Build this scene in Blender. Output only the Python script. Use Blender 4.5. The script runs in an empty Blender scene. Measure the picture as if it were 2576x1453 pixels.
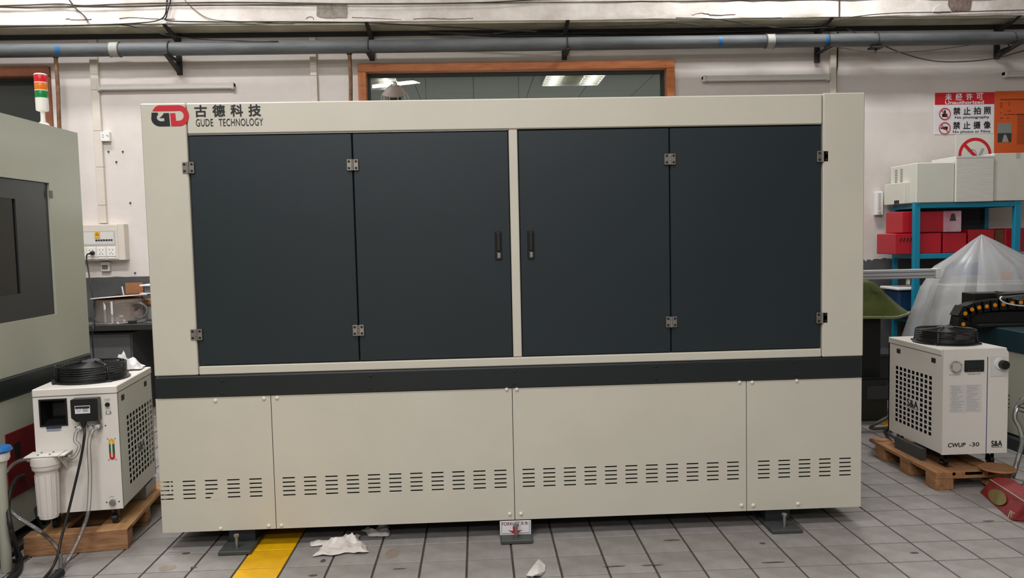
import bpy, bmesh, math, random
from mathutils import Vector, Matrix, noise
random.seed(7)
sc = bpy.context.scene
COL = sc.collection

# ------------------------------------------------------------------ camera, world, light
FPX, YAW, PITCH, ROLL, CAMH = 1958.66, 0.043176, 0.065976, -0.02211, 1.41264
_f = Vector((math.sin(YAW)*math.cos(PITCH), math.cos(YAW)*math.cos(PITCH), -math.sin(PITCH)))
_r = Vector((math.cos(YAW), -math.sin(YAW), 0)); _u = _r.cross(_f)
RIGHT = math.cos(ROLL)*_r + math.sin(ROLL)*_u
UP = -math.sin(ROLL)*_r + math.cos(ROLL)*_u
cd = bpy.data.cameras.new('camera'); cam = bpy.data.objects.new('camera', cd); COL.objects.link(cam)
cd.sensor_fit = 'HORIZONTAL'; cd.sensor_width = 36; cd.lens = FPX/2576*36; cd.clip_start = .05
m = Matrix((RIGHT, UP, -_f)).transposed().to_4x4(); m.translation = (0, 0, CAMH); cam.matrix_world = m
sc.camera = cam
def ray(px, py): return RIGHT*((px-1288)/FPX) - UP*((py-726.5)/FPX) + _f
def A(px, py, Y):
    d = ray(px, py); return Vector((0, 0, CAMH)) + d*(Y/d.y)
def G(px, py, Z=0.0):
    d = ray(px, py); return Vector((0, 0, CAMH)) + d*((Z-CAMH)/d.z)
def SX(px, py, X):
    d = ray(px, py); return Vector((0, 0, CAMH)) + d*(X/d.x)

w = bpy.data.worlds.new('world'); sc.world = w; w.use_nodes = True
w.node_tree.nodes['Background'].inputs[0].default_value = (.75, .82, .9, 1)
w.node_tree.nodes['Background'].inputs[1].default_value = .1
vs = sc.view_settings; vs.view_transform = 'Standard'; vs.look = 'None'; vs.gamma = 1; vs.use_curve_mapping = False
vs.exposure = 0.04
LAMPS = []
def area(x, y, z, power, sx=1.25, sy=.3, col=(1, 1, 1), rz=0.0):
    l = bpy.data.lights.new('lamp_light', 'AREA'); l.shape = 'RECTANGLE'; l.size = sx; l.size_y = sy
    l.energy = power; l.color = col
    o = bpy.data.objects.new('lamp_light', l); o.location = (x, y, z); o.rotation_euler = (0, 0, math.radians(rz)); COL.objects.link(o)
    LAMPS.append((x, y, z, sx, sy, rz))
LZ = 4.7
for x, y, p, rz in ((-3.6, 6.0, 62, 0), (2.8, 6.0, 84, 0), (-2.6, 4.2, 122, 0), (2.8, 4.2, 8, 0), (-1.4, 1.6, 76, 0), (.6, 1.6, 36, 0), (-3.6, -1.5, 30, 0), (-1.75, -2.1, 126, 25), (.6, -1.5, 78, 0), (2.8, -1.5, 4, 0),
                    (-3.6, -5, 44, 0), (-1.4, -5, 80, 0), (.6, -5, 58, 0), (2.8, -5, 16, 0)):
    area(x, y, LZ, p, rz=rz)

# ------------------------------------------------------------------ helpers
def lin(c):
    return tuple((v/12.92 if v <= .04045 else ((v+.055)/1.055)**2.4) for v in (q/255 for q in c))
class Mat(dict): pass
M = Mat()
def mat(name, rgb, rough=.5, metal=0.0, var=0.0, scale=6.0, bump=0.0, bscale=60.0, rgb2=None, emit=0.0, alpha=1.0, coat=0.0, rnd=0.0, spec=.5, stretch=None):
    m = bpy.data.materials.new(name); m.use_nodes = True; nt = m.node_tree; b = nt.nodes['Principled BSDF']
    c = (*lin(rgb), 1)
    b.inputs['Base Color'].default_value = c; b.inputs['Roughness'].default_value = rough; b.inputs['Metallic'].default_value = metal
    b.inputs['Specular IOR Level'].default_value = spec
    b.inputs['Coat Weight'].default_value = coat
    out = None
    if var or rgb2 or bump:
        tc = nt.nodes.new('ShaderNodeTexCoord'); src = tc.outputs['Object']
        if stretch:
            mp = nt.nodes.new('ShaderNodeMapping'); mp.inputs['Scale'].default_value = stretch
            nt.links.new(src, mp.inputs['Vector']); src = mp.outputs['Vector']
    if var or rgb2:
        nz = nt.nodes.new('ShaderNodeTexNoise'); nz.inputs['Scale'].default_value = scale; nz.inputs['Detail'].default_value = 6; nz.inputs['Roughness'].default_value = .65
        nt.links.new(src, nz.inputs['Vector'])
        rp = nt.nodes.new('ShaderNodeValToRGB'); e = rp.color_ramp.elements
        e[0].position, e[1].position = .36, .66
        c2 = (*lin(rgb2), 1) if rgb2 else tuple(max(0, v*(1-var)) for v in c[:3])+(1,)
        e[0].color = c2; e[1].color = c
        nt.links.new(nz.outputs['Fac'], rp.inputs['Fac']); out = rp.outputs['Color']
        nt.links.new(out, b.inputs['Base Color'])
    if rnd:
        oi = nt.nodes.new('ShaderNodeObjectInfo'); hs = nt.nodes.new('ShaderNodeHueSaturation')
        mr = nt.nodes.new('ShaderNodeMapRange'); mr.inputs['To Min'].default_value = 1-rnd; mr.inputs['To Max'].default_value = 1+rnd
        nt.links.new(oi.outputs['Random'], mr.inputs['Value']); nt.links.new(mr.outputs['Result'], hs.inputs['Value'])
        if out: nt.links.new(out, hs.inputs['Color'])
        else: hs.inputs['Color'].default_value = c
        nt.links.new(hs.outputs['Color'], b.inputs['Base Color'])
    if bump:
        n2 = nt.nodes.new('ShaderNodeTexNoise'); n2.inputs['Scale'].default_value = bscale; n2.inputs['Detail'].default_value = 4
        bp = nt.nodes.new('ShaderNodeBump'); bp.inputs['Strength'].default_value = bump; bp.inputs['Distance'].default_value = .01
        nt.links.new(src, n2.inputs['Vector']); nt.links.new(n2.outputs['Fac'], bp.inputs['Height']); nt.links.new(bp.outputs['Normal'], b.inputs['Normal'])
    if emit:
        b.inputs['Emission Color'].default_value = c; b.inputs['Emission Strength'].default_value = emit
    M[name] = m
    return m
def clear_mat(name, tint, opacity, rough=.1, glossy=.5):
    """thin clear film or tube: part see-through, part milky, with a fresnel gloss"""
    m = bpy.data.materials.new(name); m.use_nodes = True; nt = m.node_tree
    for n in list(nt.nodes):
        if n.type != 'OUTPUT_MATERIAL': nt.nodes.remove(n)
    o = nt.nodes['Material Output']
    tr = nt.nodes.new('ShaderNodeBsdfTransparent'); df = nt.nodes.new('ShaderNodeBsdfDiffuse'); tl = nt.nodes.new('ShaderNodeBsdfTranslucent')
    gl = nt.nodes.new('ShaderNodeBsdfGlossy'); gl.inputs['Roughness'].default_value = rough
    df.inputs[0].default_value = tl.inputs[0].default_value = (*lin(tint), 1)
    mm = nt.nodes.new('ShaderNodeMixShader'); mm.inputs[0].default_value = .4
    nt.links.new(df.outputs[0], mm.inputs[1]); nt.links.new(tl.outputs[0], mm.inputs[2])
    m1 = nt.nodes.new('ShaderNodeMixShader'); m1.inputs[0].default_value = opacity
    nt.links.new(tr.outputs[0], m1.inputs[1]); nt.links.new(mm.outputs[0], m1.inputs[2])
    fr = nt.nodes.new('ShaderNodeFresnel'); fr.inputs[0].default_value = 1.0+glossy
    m2 = nt.nodes.new('ShaderNodeMixShader'); nt.links.new(fr.outputs[0], m2.inputs[0])
    nt.links.new(m1.outputs[0], m2.inputs[1]); nt.links.new(gl.outputs[0], m2.inputs[2]); nt.links.new(m2.outputs[0], o.inputs[0])
    M[name] = m; return m

class MB:
    def __init__(s, T=None): s.v = []; s.f = []; s.T = T
    def add(s, vs, fs):
        k = len(s.v)
        s.v += [tuple(s.T @ Vector(q)) if s.T else tuple(q) for q in vs]; s.f += [tuple(i+k for i in f) for f in fs]; return s
    def box(s, x0, y0, z0, x1, y1, z1, c=0.0):
        if c <= 0:
            return s.add([(x, y, z) for z in (z0, z1) for y in (y0, y1) for x in (x0, x1)],
                         [(0, 2, 3, 1), (4, 5, 7, 6), (0, 1, 5, 4), (2, 6, 7, 3), (0, 4, 6, 2), (1, 3, 7, 5)])
        X, Y, Z = (x0, x1), (y0, y1), (z0, z1); vs = []; idx = {}
        for i in (0, 1):
            for j in (0, 1):
                for k in (0, 1):
                    for ax in range(3):
                        p = [X[i], Y[j], Z[k]]; sg = [1-2*i, 1-2*j, 1-2*k]
                        for b in range(3):
                            if b != ax: p[b] += sg[b]*c
                        idx[i, j, k, ax] = len(vs); vs.append(p)
        fs = []
        for ax in range(3):
            for e in (0, 1):
                a, b = [q for q in range(3) if q != ax]
                r = []
                for (p, q) in ((0, 0), (1, 0), (1, 1), (0, 1)):
                    k = [0, 0, 0]; k[ax] = e; k[a] = p; k[b] = q; r.append(idx[(*k, ax)])
                fs.append(r)
        for ax in range(3):
            a, b = [q for q in range(3) if q != ax]
            for p in (0, 1):
                for q in (0, 1):
                    k0 = [0, 0, 0]; k0[a] = p; k0[b] = q; k1 = list(k0); k1[ax] = 1
                    fs.append([idx[(*k0, a)], idx[(*k1, a)], idx[(*k1, b)], idx[(*k0, b)]])
        for i in (0, 1):
            for j in (0, 1):
                for k in (0, 1): fs.append([idx[i, j, k, 0], idx[i, j, k, 1], idx[i, j, k, 2]])
        return s.add(vs, fs)
    def cyl(s, p0, p1, r0, r1=None, n=16, cap=True):
        r1 = r0 if r1 is None else r1; p0, p1 = Vector(p0), Vector(p1); d = (p1-p0).normalized()
        a = d.orthogonal().normalized(); b = d.cross(a); vs = []
        for p, r in ((p0, r0), (p1, r1)):
            vs += [p+(a*math.cos(t)+b*math.sin(t))*r for t in (2*math.pi*i/n for i in range(n))]
        fs = [(i, (i+1) % n, n+(i+1) % n, n+i) for i in range(n)]
        if cap: fs += [tuple(range(n))[::-1], tuple(range(n, 2*n))]
        return s.add(vs, fs)
    def lathe(s, prof, c=(0, 0, 0), n=24, axis='Z', cap=True):
        vs = []; L = len(prof)
        for r, h in prof:
            for i in range(n):
                t = 2*math.pi*i/n; p = (r*math.cos(t), r*math.sin(t), h)
                if axis == 'Y': p = (p[0], p[2], p[1])
                if axis == 'X': p = (p[2], p[0], p[1])
                vs.append((c[0]+p[0], c[1]+p[1], c[2]+p[2]))
        fs = [(j*n+i, j*n+(i+1) % n, (j+1)*n+(i+1) % n, (j+1)*n+i) for j in range(L-1) for i in range(n)]
        if cap: fs += [tuple(range(n))[::-1], tuple(range((L-1)*n, L*n))]
        return s.add(vs, fs)
    def tube(s, pts, r, n=8, closed=False):
        pts = [Vector(p) for p in pts]; k = len(pts); vs = []; prev = None
        for i, p in enumerate(pts):
            d = (pts[(i+1) % k]-pts[i-1]) if closed else (pts[min(i+1, k-1)]-pts[max(i-1, 0)])
            d.normalize()
            a = d.orthogonal().normalized() if prev is None else (prev-d*prev.dot(d)).normalized()
            prev = a; b = d.cross(a)
            rr = r[i] if isinstance(r, (list, tuple)) else r
            vs += [p+(a*math.cos(t)+b*math.sin(t))*rr for t in (2*math.pi*j/n for j in range(n))]
        fs = [(i*n+j, i*n+(j+1) % n, ((i+1) % k)*n+(j+1) % n, ((i+1) % k)*n+j) for i in range(k if closed else k-1) for j in range(n)]
        if not closed: fs += [tuple(range(n))[::-1], tuple(range((k-1)*n, k*n))]
        return s.add(vs, fs)
    def prism(s, poly, d0, d1, fn):
        """poly of (u, v) swept from depth d0 to d1; fn(u, v, d) -> xyz"""
        n = len(poly)
        return s.add([fn(u, v, d) for d in (d0, d1) for u, v in poly],
                     [tuple(range(n)), tuple(range(2*n-1, n-1, -1))]+[(i, i+n, (i+1) % n+n, (i+1) % n) for i in range(n)])
    def holed(s, u0, v0, u1, v1, t, holes, fn):
        """plate with rectangular openings: fn(u, v, d) -> xyz, d runs 0 (face) .. t (back)"""
        us = sorted({round(q, 5) for q in [u0, u1]+[h[0] for h in holes]+[h[2] for h in holes]})
        vz = sorted({round(q, 5) for q in [v0, v1]+[h[1] for h in holes]+[h[3] for h in holes]})
        H = [tuple(round(q, 5) for q in h) for h in holes]
        def inh(a, b): return any(h[0] <= a < h[2] and h[1] <= b < h[3] for h in H)
        for j in range(len(vz)-1):
            i = 0
            while i < len(us)-1:
                if inh(us[i]+1e-6, vz[j]+1e-6): i += 1; continue
                k = i
                while k+1 < len(us)-1 and not inh(us[k+1]+1e-6, vz[j]+1e-6): k += 1
                a, b, c, d = us[i], vz[j], us[k+1], vz[j+1]
                s.add([fn(a, b, 0), fn(c, b, 0), fn(c, d, 0), fn(a, d, 0)], [(0, 1, 2, 3)]); i = k+1
        for a, b, c, d in H+[(u0, v0, u1, v1)]:
            s.add([fn(x, y, q) for q in (0, t) for x, y in ((a, b), (c, b), (c, d), (a, d))], [(i, (i+1) % 4, (i+1) % 4+4, i+4) for i in range(4)])
        return s
    def mesh(s, name, mt, smooth=None, doubles=False):
        me = bpy.data.meshes.new(name); me.from_pydata(s.v, [], s.f)
        bm = bmesh.new(); bm.from_mesh(me)
        if doubles: bmesh.ops.remove_doubles(bm, verts=bm.verts, dist=1e-5)
        bmesh.ops.recalc_face_normals(bm, faces=bm.faces); bm.to_mesh(me); bm.free()
        if smooth is not None:
            me.polygons.foreach_set('use_smooth', [True]*len(me.polygons)); me.set_sharp_from_angle(angle=math.radians(smooth))
        if mt is not None: me.materials.append(M[mt] if isinstance(mt, str) else mt)
        return me
    def build(s, name, mt, parent=None, smooth=None, at=None, label=None, doubles=False):
        """vertices are world coordinates unless the parent carries a rotation; `at` re-bases them"""
        if at is None: at = Vector(parent['org']) if parent is not None and 'org' in parent else Vector((0, 0, 0))
        at = Vector(at); s.v = [(x-at.x, y-at.y, z-at.z) for x, y, z in s.v]
        o = bpy.data.objects.new(name, s.mesh(name, mt, smooth, doubles)); COL.objects.link(o)
        if parent is not None: o.parent = parent; o['org'] = tuple(at)
        else: o.location = at; o['org'] = tuple(at)
        if label: o['label'] = label
        return o
def tag(o, label=None, cat=None, group=None, kind=None):
    if label: o['label'] = label
    if cat: o['category'] = cat
    if group: o['group'] = group
    if kind: o['kind'] = kind
    return o
def thing(name, org, label, cat, group=None, rz=0.0, local=False):
    o = bpy.data.objects.new(name, None); COL.objects.link(o); o.empty_display_size = .1
    o.location = org; o.rotation_euler = (0, 0, rz); o['org'] = (0, 0, 0) if local else tuple(org)
    return tag(o, label, cat, group)
def dup(root, loc, rz=None, label=None):
    def cp(o, par):
        c = o.copy(); COL.objects.link(c); c.parent = par
        for ch in list(o.children): cp(ch, c)
        return c
    r = cp(root, None); r.location = loc
    if rz is not None: r.rotation_euler = (0, 0, rz)
    if label: r['label'] = label
    return r
def spline(pts, k=10):
    P = [Vector(p) for p in pts]; P = [P[0]*2-P[1]]+P+[P[-1]*2-P[-2]]; out = []
    for i in range(1, len(P)-2):
        a, b, c, d = P[i-1:i+3]
        for j in range(k):
            t = j/k
            out.append(.5*((2*b)+(c-a)*t+(2*a-5*b+4*c-d)*t*t+(3*b-a-3*c+d)*t**3))
    out.append(P[-2]); return out
def text(body, wdt, hgt, fn, bold=0.0, shear=0.0, thick=.0008, sp=1.0, keep=False):
    """lettering as geometry, fitted to wdt x hgt (lower-left at u=v=0), mapped by fn(u, v, d)"""
    cu = bpy.data.curves.new('t', 'FONT'); cu.body = body; cu.size = 1; cu.shear = shear; cu.space_character = sp; cu.resolution_u = 3; cu.fill_mode = 'FRONT'
    ob = bpy.data.objects.new('t', cu); COL.objects.link(ob)
    dg = bpy.context.evaluated_depsgraph_get(); me = bpy.data.meshes.new_from_object(ob.evaluated_get(dg))
    bpy.data.objects.remove(ob); bpy.data.curves.remove(cu)
    vs = [v.co.copy() for v in me.vertices]; fs = [tuple(p.vertices) for p in me.polygons]; bpy.data.meshes.remove(me)
    b = MB()
    if not vs: return b
    x0, x1 = min(v.x for v in vs), max(v.x for v in vs); y0, y1 = min(v.y for v in vs), max(v.y for v in vs)
    sx = wdt/max(x1-x0, 1e-6); sy = hgt/max(y1-y0, 1e-6)
    if keep: sx = sy = min(sx, sy)
    for ox, oz in (((0, 0),) if bold < .01 else ((-1, -1), (1, -1), (-1, 1), (1, 1), (0, 0))):
        k = bold*.8
        b.add([fn(((v.x-x0)+ox*k)*sx, ((v.y-y0)+oz*k)*sy, thick+.00002*(ox+3*oz)) for v in vs], fs)
    return b
def crumple(corners, hgt, n=26, seed=0, freq=9.0, base=.003, edge=.25):
    """a creased sheet: four world corners on the floor, ridges up to hgt"""
    a, b, c, d = [Vector(q) for q in corners]; o = Vector((seed*7.3, seed*3.1, seed)); mb = MB(); vs = []
    for j in range(n+1):
        for i in range(n+1):
            u, v = i/n, j/n
            p = (a*(1-u)+b*u)*(1-v)+(d*(1-u)+c*u)*v
            q = Vector((p.x*freq, p.y*freq, 0))+o
            wob = Vector((noise.noise(q*1.3+Vector((5, 0, 0))), noise.noise(q*1.3+Vector((0, 9, 0))), 0))*.022
            r = 1-abs(noise.noise(q)); r2 = 1-abs(noise.noise(q*1.9+Vector((1, 2, 3))))
            m = min(1, 4*min(u, 1-u, v, 1-v)+edge)
            f2 = abs(noise.noise(q*.8+Vector((8, 1, 0)))); p = p+wob; p.z += base+hgt*m*min(1.0, (.55*r**2+.45*r2**2.5)*(.45+1.1*f2))
            vs.append(p)
    mb.add(vs, [(j*(n+1)+i, j*(n+1)+i+1, (j+1)*(n+1)+i+1, (j+1)*(n+1)+i) for j in range(n) for i in range(n)])
    return mb

# ------------------------------------------------------------------ materials
mat('cream', (203, 198, 183), .42, var=.05, scale=3, bump=.03, bscale=400)
mat('cream_side', (186, 186, 168), .45, var=.05, scale=3, bump=.03, bscale=400)
mat('charcoal', (25, 37, 42), .42, var=.08, scale=3, bump=.05, bscale=500)
mat('band', (20, 29, 30), .45, var=.1, scale=5, bump=.04, bscale=300)
mat('dark_inside', (12, 13, 13), .8)
mat('dark_steel', (38, 44, 46), .5, var=.2, scale=12)
mat('foot_steel', (70, 72, 70), .55, var=.25, scale=20)
mat('chrome', (200, 198, 192), .22, metal=1)
mat('zinc', (165, 165, 160), .38, metal=.9, var=.15, scale=30)
mat('black_plastic', (18, 19, 20), .35)
mat('black_matt', (16, 16, 17), .6)
mat('cap_white', (222, 218, 205), .4)
mat('logo_red', (196, 30, 44), .4); mat('logo_black', (20, 24, 26), .4); mat('ink', (22, 22, 24), .5); mat('ink_blue', (40, 60, 110), .5); mat('ink_grey', (105, 105, 108), .6)
mat('sign_red', (200, 30, 40), .45); mat('sign_white', (226, 224, 228), .45); mat('sign_dark_red', (120, 24, 26), .5)
mat('tile', (153, 147, 144), .5, var=.16, scale=7, bump=.05, bscale=90, rgb2=(132, 126, 121), rnd=.07)
mat('tile_yellow', (238, 182, 8), .45, rgb2=(214, 158, 6), scale=9, rnd=.04)
mat('grout', (74, 65, 57), .9, var=.3, scale=20)
mat('stain', (88, 78, 70), .7, rgb2=(70, 60, 52), scale=40)
mat('stain_rust', (146, 134, 122), .6, rgb2=(132, 116, 102), scale=30)
mat('wall_white', (222, 214, 209), .85, var=.04, scale=1.6, bump=.12, bscale=25, rgb2=(213, 204, 197))
mat('wall_grey', (86, 87, 86), .7, rgb2=(76, 77, 76), scale=5, bump=.1, bscale=30)
mat('beam_white', (242, 234, 228), .9, rgb2=(206, 196, 186), scale=2.6, bump=.5, bscale=14)
mat('beam_soffit', (196, 192, 172), .9, rgb2=(168, 162, 140), scale=3, bump=.2, bscale=20)
mat('concrete', (168, 160, 150), .95, rgb2=(140, 130, 120), scale=18, bump=.7, bscale=60)
mat('concrete_brown', (140, 124, 116), .95, rgb2=(118, 100, 92), scale=14, bump=.7, bscale=50)
mat('strip_dark', (50, 50, 50), .7, var=.3, scale=10)
mat('pipe_grey', (104, 107, 108), .6, rgb2=(78, 82, 84), scale=7, bump=.15, bscale=60, stretch=(.25, 1, 1))
mat('pipe_pale', (160, 158, 152), .6, var=.2, scale=18)
mat('bracket', (46, 42, 42), .7, var=.35, scale=16)
mat('tape_blue', (28, 96, 150), .5); mat('rusty', (126, 92, 62), .75, rgb2=(92, 62, 40), scale=22)
mat('trunking', (218, 208, 196), .55, var=.08, scale=9)
mat('tube_lamp', (206, 200, 194), .5, var=.08, scale=9); mat('lamp_glass', (214, 210, 206), .25)
mat('wood_frame', (204, 126, 72), .5, rgb2=(178, 100, 54), scale=6, bump=.1, bscale=30, stretch=(1, 6, 6))
mat('wood_frame_dark', (140, 84, 56), .55, rgb2=(118, 68, 44), scale=6)
mat('reveal', (62, 58, 50), .8); mat('office_grey', (176, 184, 180), .8); mat('office_seam', (90, 96, 96), .8)
mat('pine', (198, 156, 108), .7, rgb2=(168, 120, 76), scale=5, bump=.2, bscale=40, stretch=(8, 1, 8))
mat('ply', (176, 132, 92), .75, rgb2=(128, 88, 58), scale=6, bump=.3, bscale=30, stretch=(1, 1, 14))
mat('pallet_brown', (176, 128, 86), .75, rgb2=(140, 96, 62), scale=5, bump=.2, bscale=40, stretch=(6, 1, 6))
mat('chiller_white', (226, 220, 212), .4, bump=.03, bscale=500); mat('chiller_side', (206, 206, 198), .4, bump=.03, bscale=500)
mat('sticker', (212, 208, 206), .5); mat('ink_faint', (168, 166, 168), .6); mat('filter_white', (222, 214, 208), .4); mat('label_white', (220, 220, 222), .4); mat('label_grey', (186, 184, 180), .5)
mat('yellow', (226, 170, 30), .4); mat('green', (30, 92, 50), .4); mat('red', (196, 36, 30), .4)
mat('screen', (14, 26, 28), .12); mat('dial', (190, 188, 180), .2); mat('grey_dark', (60, 62, 64), .5)
mat('machine_side', (178, 179, 163), .45, var=.06, scale=2, bump=.03, bscale=400)
mat('door_grey', (52, 52, 54), .4); mat('door_glass', (16, 16, 18), .12); mat('dark_red', (112, 18, 22), .5, var=.1)
mat('light_red', (214, 28, 44), .25); mat('light_orange', (226, 120, 20), .25); mat('light_green', (16, 130, 62), .25); mat('plastic_white', (232, 230, 226), .35)
mat('rack_blue', (14, 136, 168), .45); mat('box_red', (186, 26, 42), .35, var=.1, scale=3, bump=.2, bscale=12)
mat('box_pink', (222, 190, 200), .35, rgb2=(206, 120, 140), scale=4); mat('box_white', (220, 219, 208), .55, var=.06)
mat('wrap', (216, 214, 204), .2, bump=.22, bscale=9, stretch=(1, 1, 3)); mat('case_white', (218, 217, 205), .5, var=.05)
mat('board_dark', (58, 58, 60), .8); mat('tarp', (86, 94, 48), .32, rgb2=(66, 74, 34), scale=4, bump=.35, bscale=9); mat('tarp_hem', (136, 140, 104), .6)
mat('alu', (196, 196, 198), .4, metal=.2); mat('teal', (22, 52, 60), .5); mat('orange', (240, 150, 20), .4); mat('blue_tub', (18, 50, 84), .4)
mat('cardboard', (176, 124, 84), .85, rgb2=(156, 104, 68), scale=5); mat('cardboard_dark', (128, 86, 58), .85, rgb2=(108, 70, 46), scale=8)
mat('desk', (46, 46, 44), .5, var=.2, scale=14); mat('cabinet_grey', (96, 97, 100), .45); mat('coil', (196, 172, 156), .5, rgb2=(164, 140, 126), scale=30, stretch=(1, 1, 8))
mat('foam_white', (232, 230, 230), .6); mat('tissue', (226, 220, 216), .9, rgb2=(196, 186, 178), scale=9); mat('cloth_white', (228, 226, 224), .85)
mat('poster_orange', (206, 88, 34), .55); mat('poster_ink', (110, 44, 22), .6); mat('photo_grey', (130, 134, 128), .5); mat('photo_dark', (50, 54, 54), .5); mat('photo_pale', (150, 150, 148), .5)
mat('sack_red', (138, 36, 36), .5, var=.25, scale=7, bump=.3, bscale=18); mat('sack_green', (112, 118, 58), .8, rgb2=(124, 84, 52), scale=20); mat('brown_pad', (134, 94, 56), .8, var=.2)
mat('rope', (170, 160, 140), .8); mat('cable_black', (24, 22, 22), .55); mat('cable_grey', (70, 66, 62), .6); mat('blue_cap', (38, 110, 176), .35)
mat('emit_lamp', (255, 255, 250), .5, emit=9.0); mat('emit_soft', (236, 244, 246), .5, emit=1.6); mat('louver', (196, 190, 172), .35)
mat('fan_brown', (98, 84, 74), .6, var=.2, scale=10); mat('ceiling_mat', (226, 224, 220), .9)
clear_mat('hose_clear', (236, 236, 234), .16, .05, .45); clear_mat('film', (232, 233, 236), .58, .3, .3); clear_mat('film_thin', (232, 230, 228), .16, .15, .45)
clear_mat('pane_glass', (120, 134, 130), .12, .01, .5)

# ------------------------------------------------------------------ setting
WY, FY = 7.2, 3.588            # back wall, front plane of the big cabinet
OX, OY, TS = -1.080, 3.3524, .2
XW0, XW1, YB, HC = -7.0, 8.0, -9.0, 6.2
fl = MB().box(XW0, YB, -.14, XW1, 12, -.005).build('floor', 'grout'); tag(fl, 'grey square tile floor with dark joints', 'floor', kind='structure')
def tile_mb(x, y):
    return MB().box(x+.0045, y+.0035, -.02, x+TS-.0045, y+TS-.0035, 0, .0015)
tm = {k: tile_mb(-.1, -.1).mesh('tile', k) for k in ('tile', 'tile_yellow')}
single = set()
for i in range(-6, 19):
    for j in range(-2, 3): single.add((i, j))
for i in range(14, 23):
    for j in range(3, 14): single.add((i, j))
for i in range(-5, 1):
    for j in range(3, 6): single.add((i, j))
for (i, j) in sorted(single):
    o = bpy.data.objects.new('tile', tm['tile_yellow' if i == 0 or (i == 20 and j > 8) else 'tile']); COL.objects.link(o); o.parent = fl
    o.location = (OX+TS*i+.1, OY+TS*j+.1, 0)
for k, ny in (('tile', 0), ('tile_yellow', 1)):
    mb = MB()
    for i in range(-26, 42):
        for j in range(-34, 19):
            if (i, j) in single or (i == 0 or (i == 20 and j > 8)) != bool(ny): continue
            x, y = OX+TS*i, OY+TS*j
            mb.add([(x+.0045, y+.0035, -.001), (x+TS-.0045, y+.0035, -.001), (x+TS-.0045, y+TS-.0035, -.001), (x+.0045, y+TS-.0035, -.001),
                    (x+.0045, y+.0035, -.005), (x+TS-.0045, y+.0035, -.005), (x+TS-.0045, y+TS-.0035, -.005), (x+.0045, y+TS-.0035, -.005)],
                   [(0, 1, 2, 3), (0, 4, 5, 1), (1, 5, 6, 2), (2, 6, 7, 3), (3, 7, 4, 0)])
    o = mb.build('tile_field', k, fl); o['kind'] = 'stuff'
def blob(px, py, rx, ry, m, seed, name='stain'):
    c = G(px, py); mb = MB(); n = 14
    mb.add([(c.x+rx*math.cos(t)*(1+.4*noise.noise(Vector((math.cos(t)*2, math.sin(t)*2, seed)))), c.y+ry*math.sin(t)*(1+.4*noise.noise(Vector((math.cos(t)*2, math.sin(t)*2, seed+5)))), .0006) for t in (2*math.pi*k/n for k in range(n))], [tuple(range(n))])
    o = mb.build(name, m, fl); return o
for k, (px, py, rx, ry) in enumerate(((813, 1410, .012, .018), (468, 1391, .018, .012), (487, 1427, .014, .012), (1918, 1366, .014, .01), (2300, 1390, .02, .01), (1690, 1358, .04, .008), (1640, 1421, .05, .006), (1945, 1414, .05, .007), (787, 1447, .02, .01), (2487, 1310, .03, .008), (1545, 1424, .05, .006), (1005, 1430, .03, .006))):
    blob(px, py, rx, ry, 'stain', k)
blob(985, 1392, .035, .05, 'stain_rust', 3.3); blob(420, 1428, .04, .03, 'stain_rust', 8.1)

# back wall with the two window openings
WX0, WX1, WZ1, WZ0 = -1.037, 1.845, 3.0, 1.25
LX1 = -3.745; LX0 = -5.4
wl = MB()
for a in ((XW0, WY, 0, XW1, WY+.22, WZ0), (XW0, WY, WZ1, XW1, WY+.22, HC), (XW0, WY, WZ0, LX0, WY+.22, WZ1), (LX1, WY, WZ0, WX0, WY+.22, WZ1), (WX1, WY, WZ0, XW1, WY+.22, WZ1)):
    wl.box(*a)
wl = wl.build('wall_back', 'wall_white'); tag(wl, 'white plaster wall with grey painted base', 'wall', kind='structure')
def dado(x0, x1, z, name='painted_base'):
    n = int((x1-x0)/.02); top = []
    for k in range(n+1):
        x = x0+(x1-x0)*k/n; dz = .006*noise.noise(Vector((x*9, 0, 0)))
        if 3.45 < x < 3.9: dz += .03*noise.noise(Vector((x*22, 1, 0)))-.03*max(0, noise.noise(Vector((x*40, 4, 0))))
        top.append((x, z+dz))
    MB().prism([(x0, 0)]+[(x1, 0)]+top[::-1], 0, .004, lambda u, v, d: (u, WY-d, v)).build(name, 'wall_grey', wl)
dado(-6.9, 7.9, 1.135)
tag(MB().box(XW0-.2, YB, 0, XW0, 12, HC).build('wall_left', 'wall_white'), 'white side wall far left', 'wall', kind='structure')
tag(MB().box(XW1, YB, 0, XW1+.2, 12, HC).build('wall_right', 'wall_white'), 'white side wall far right', 'wall', kind='structure')
tag(MB().box(XW0, YB-.2, 0, XW1, YB, HC).build('wall_front', 'wall_white'), 'white wall behind the viewer', 'wall', kind='structure')
tag(MB().box(XW0, YB, HC, XW1, WY+.22, HC+.15).build('ceiling', 'ceiling_mat'), 'pale hall ceiling', 'ceiling', kind='structure')
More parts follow.
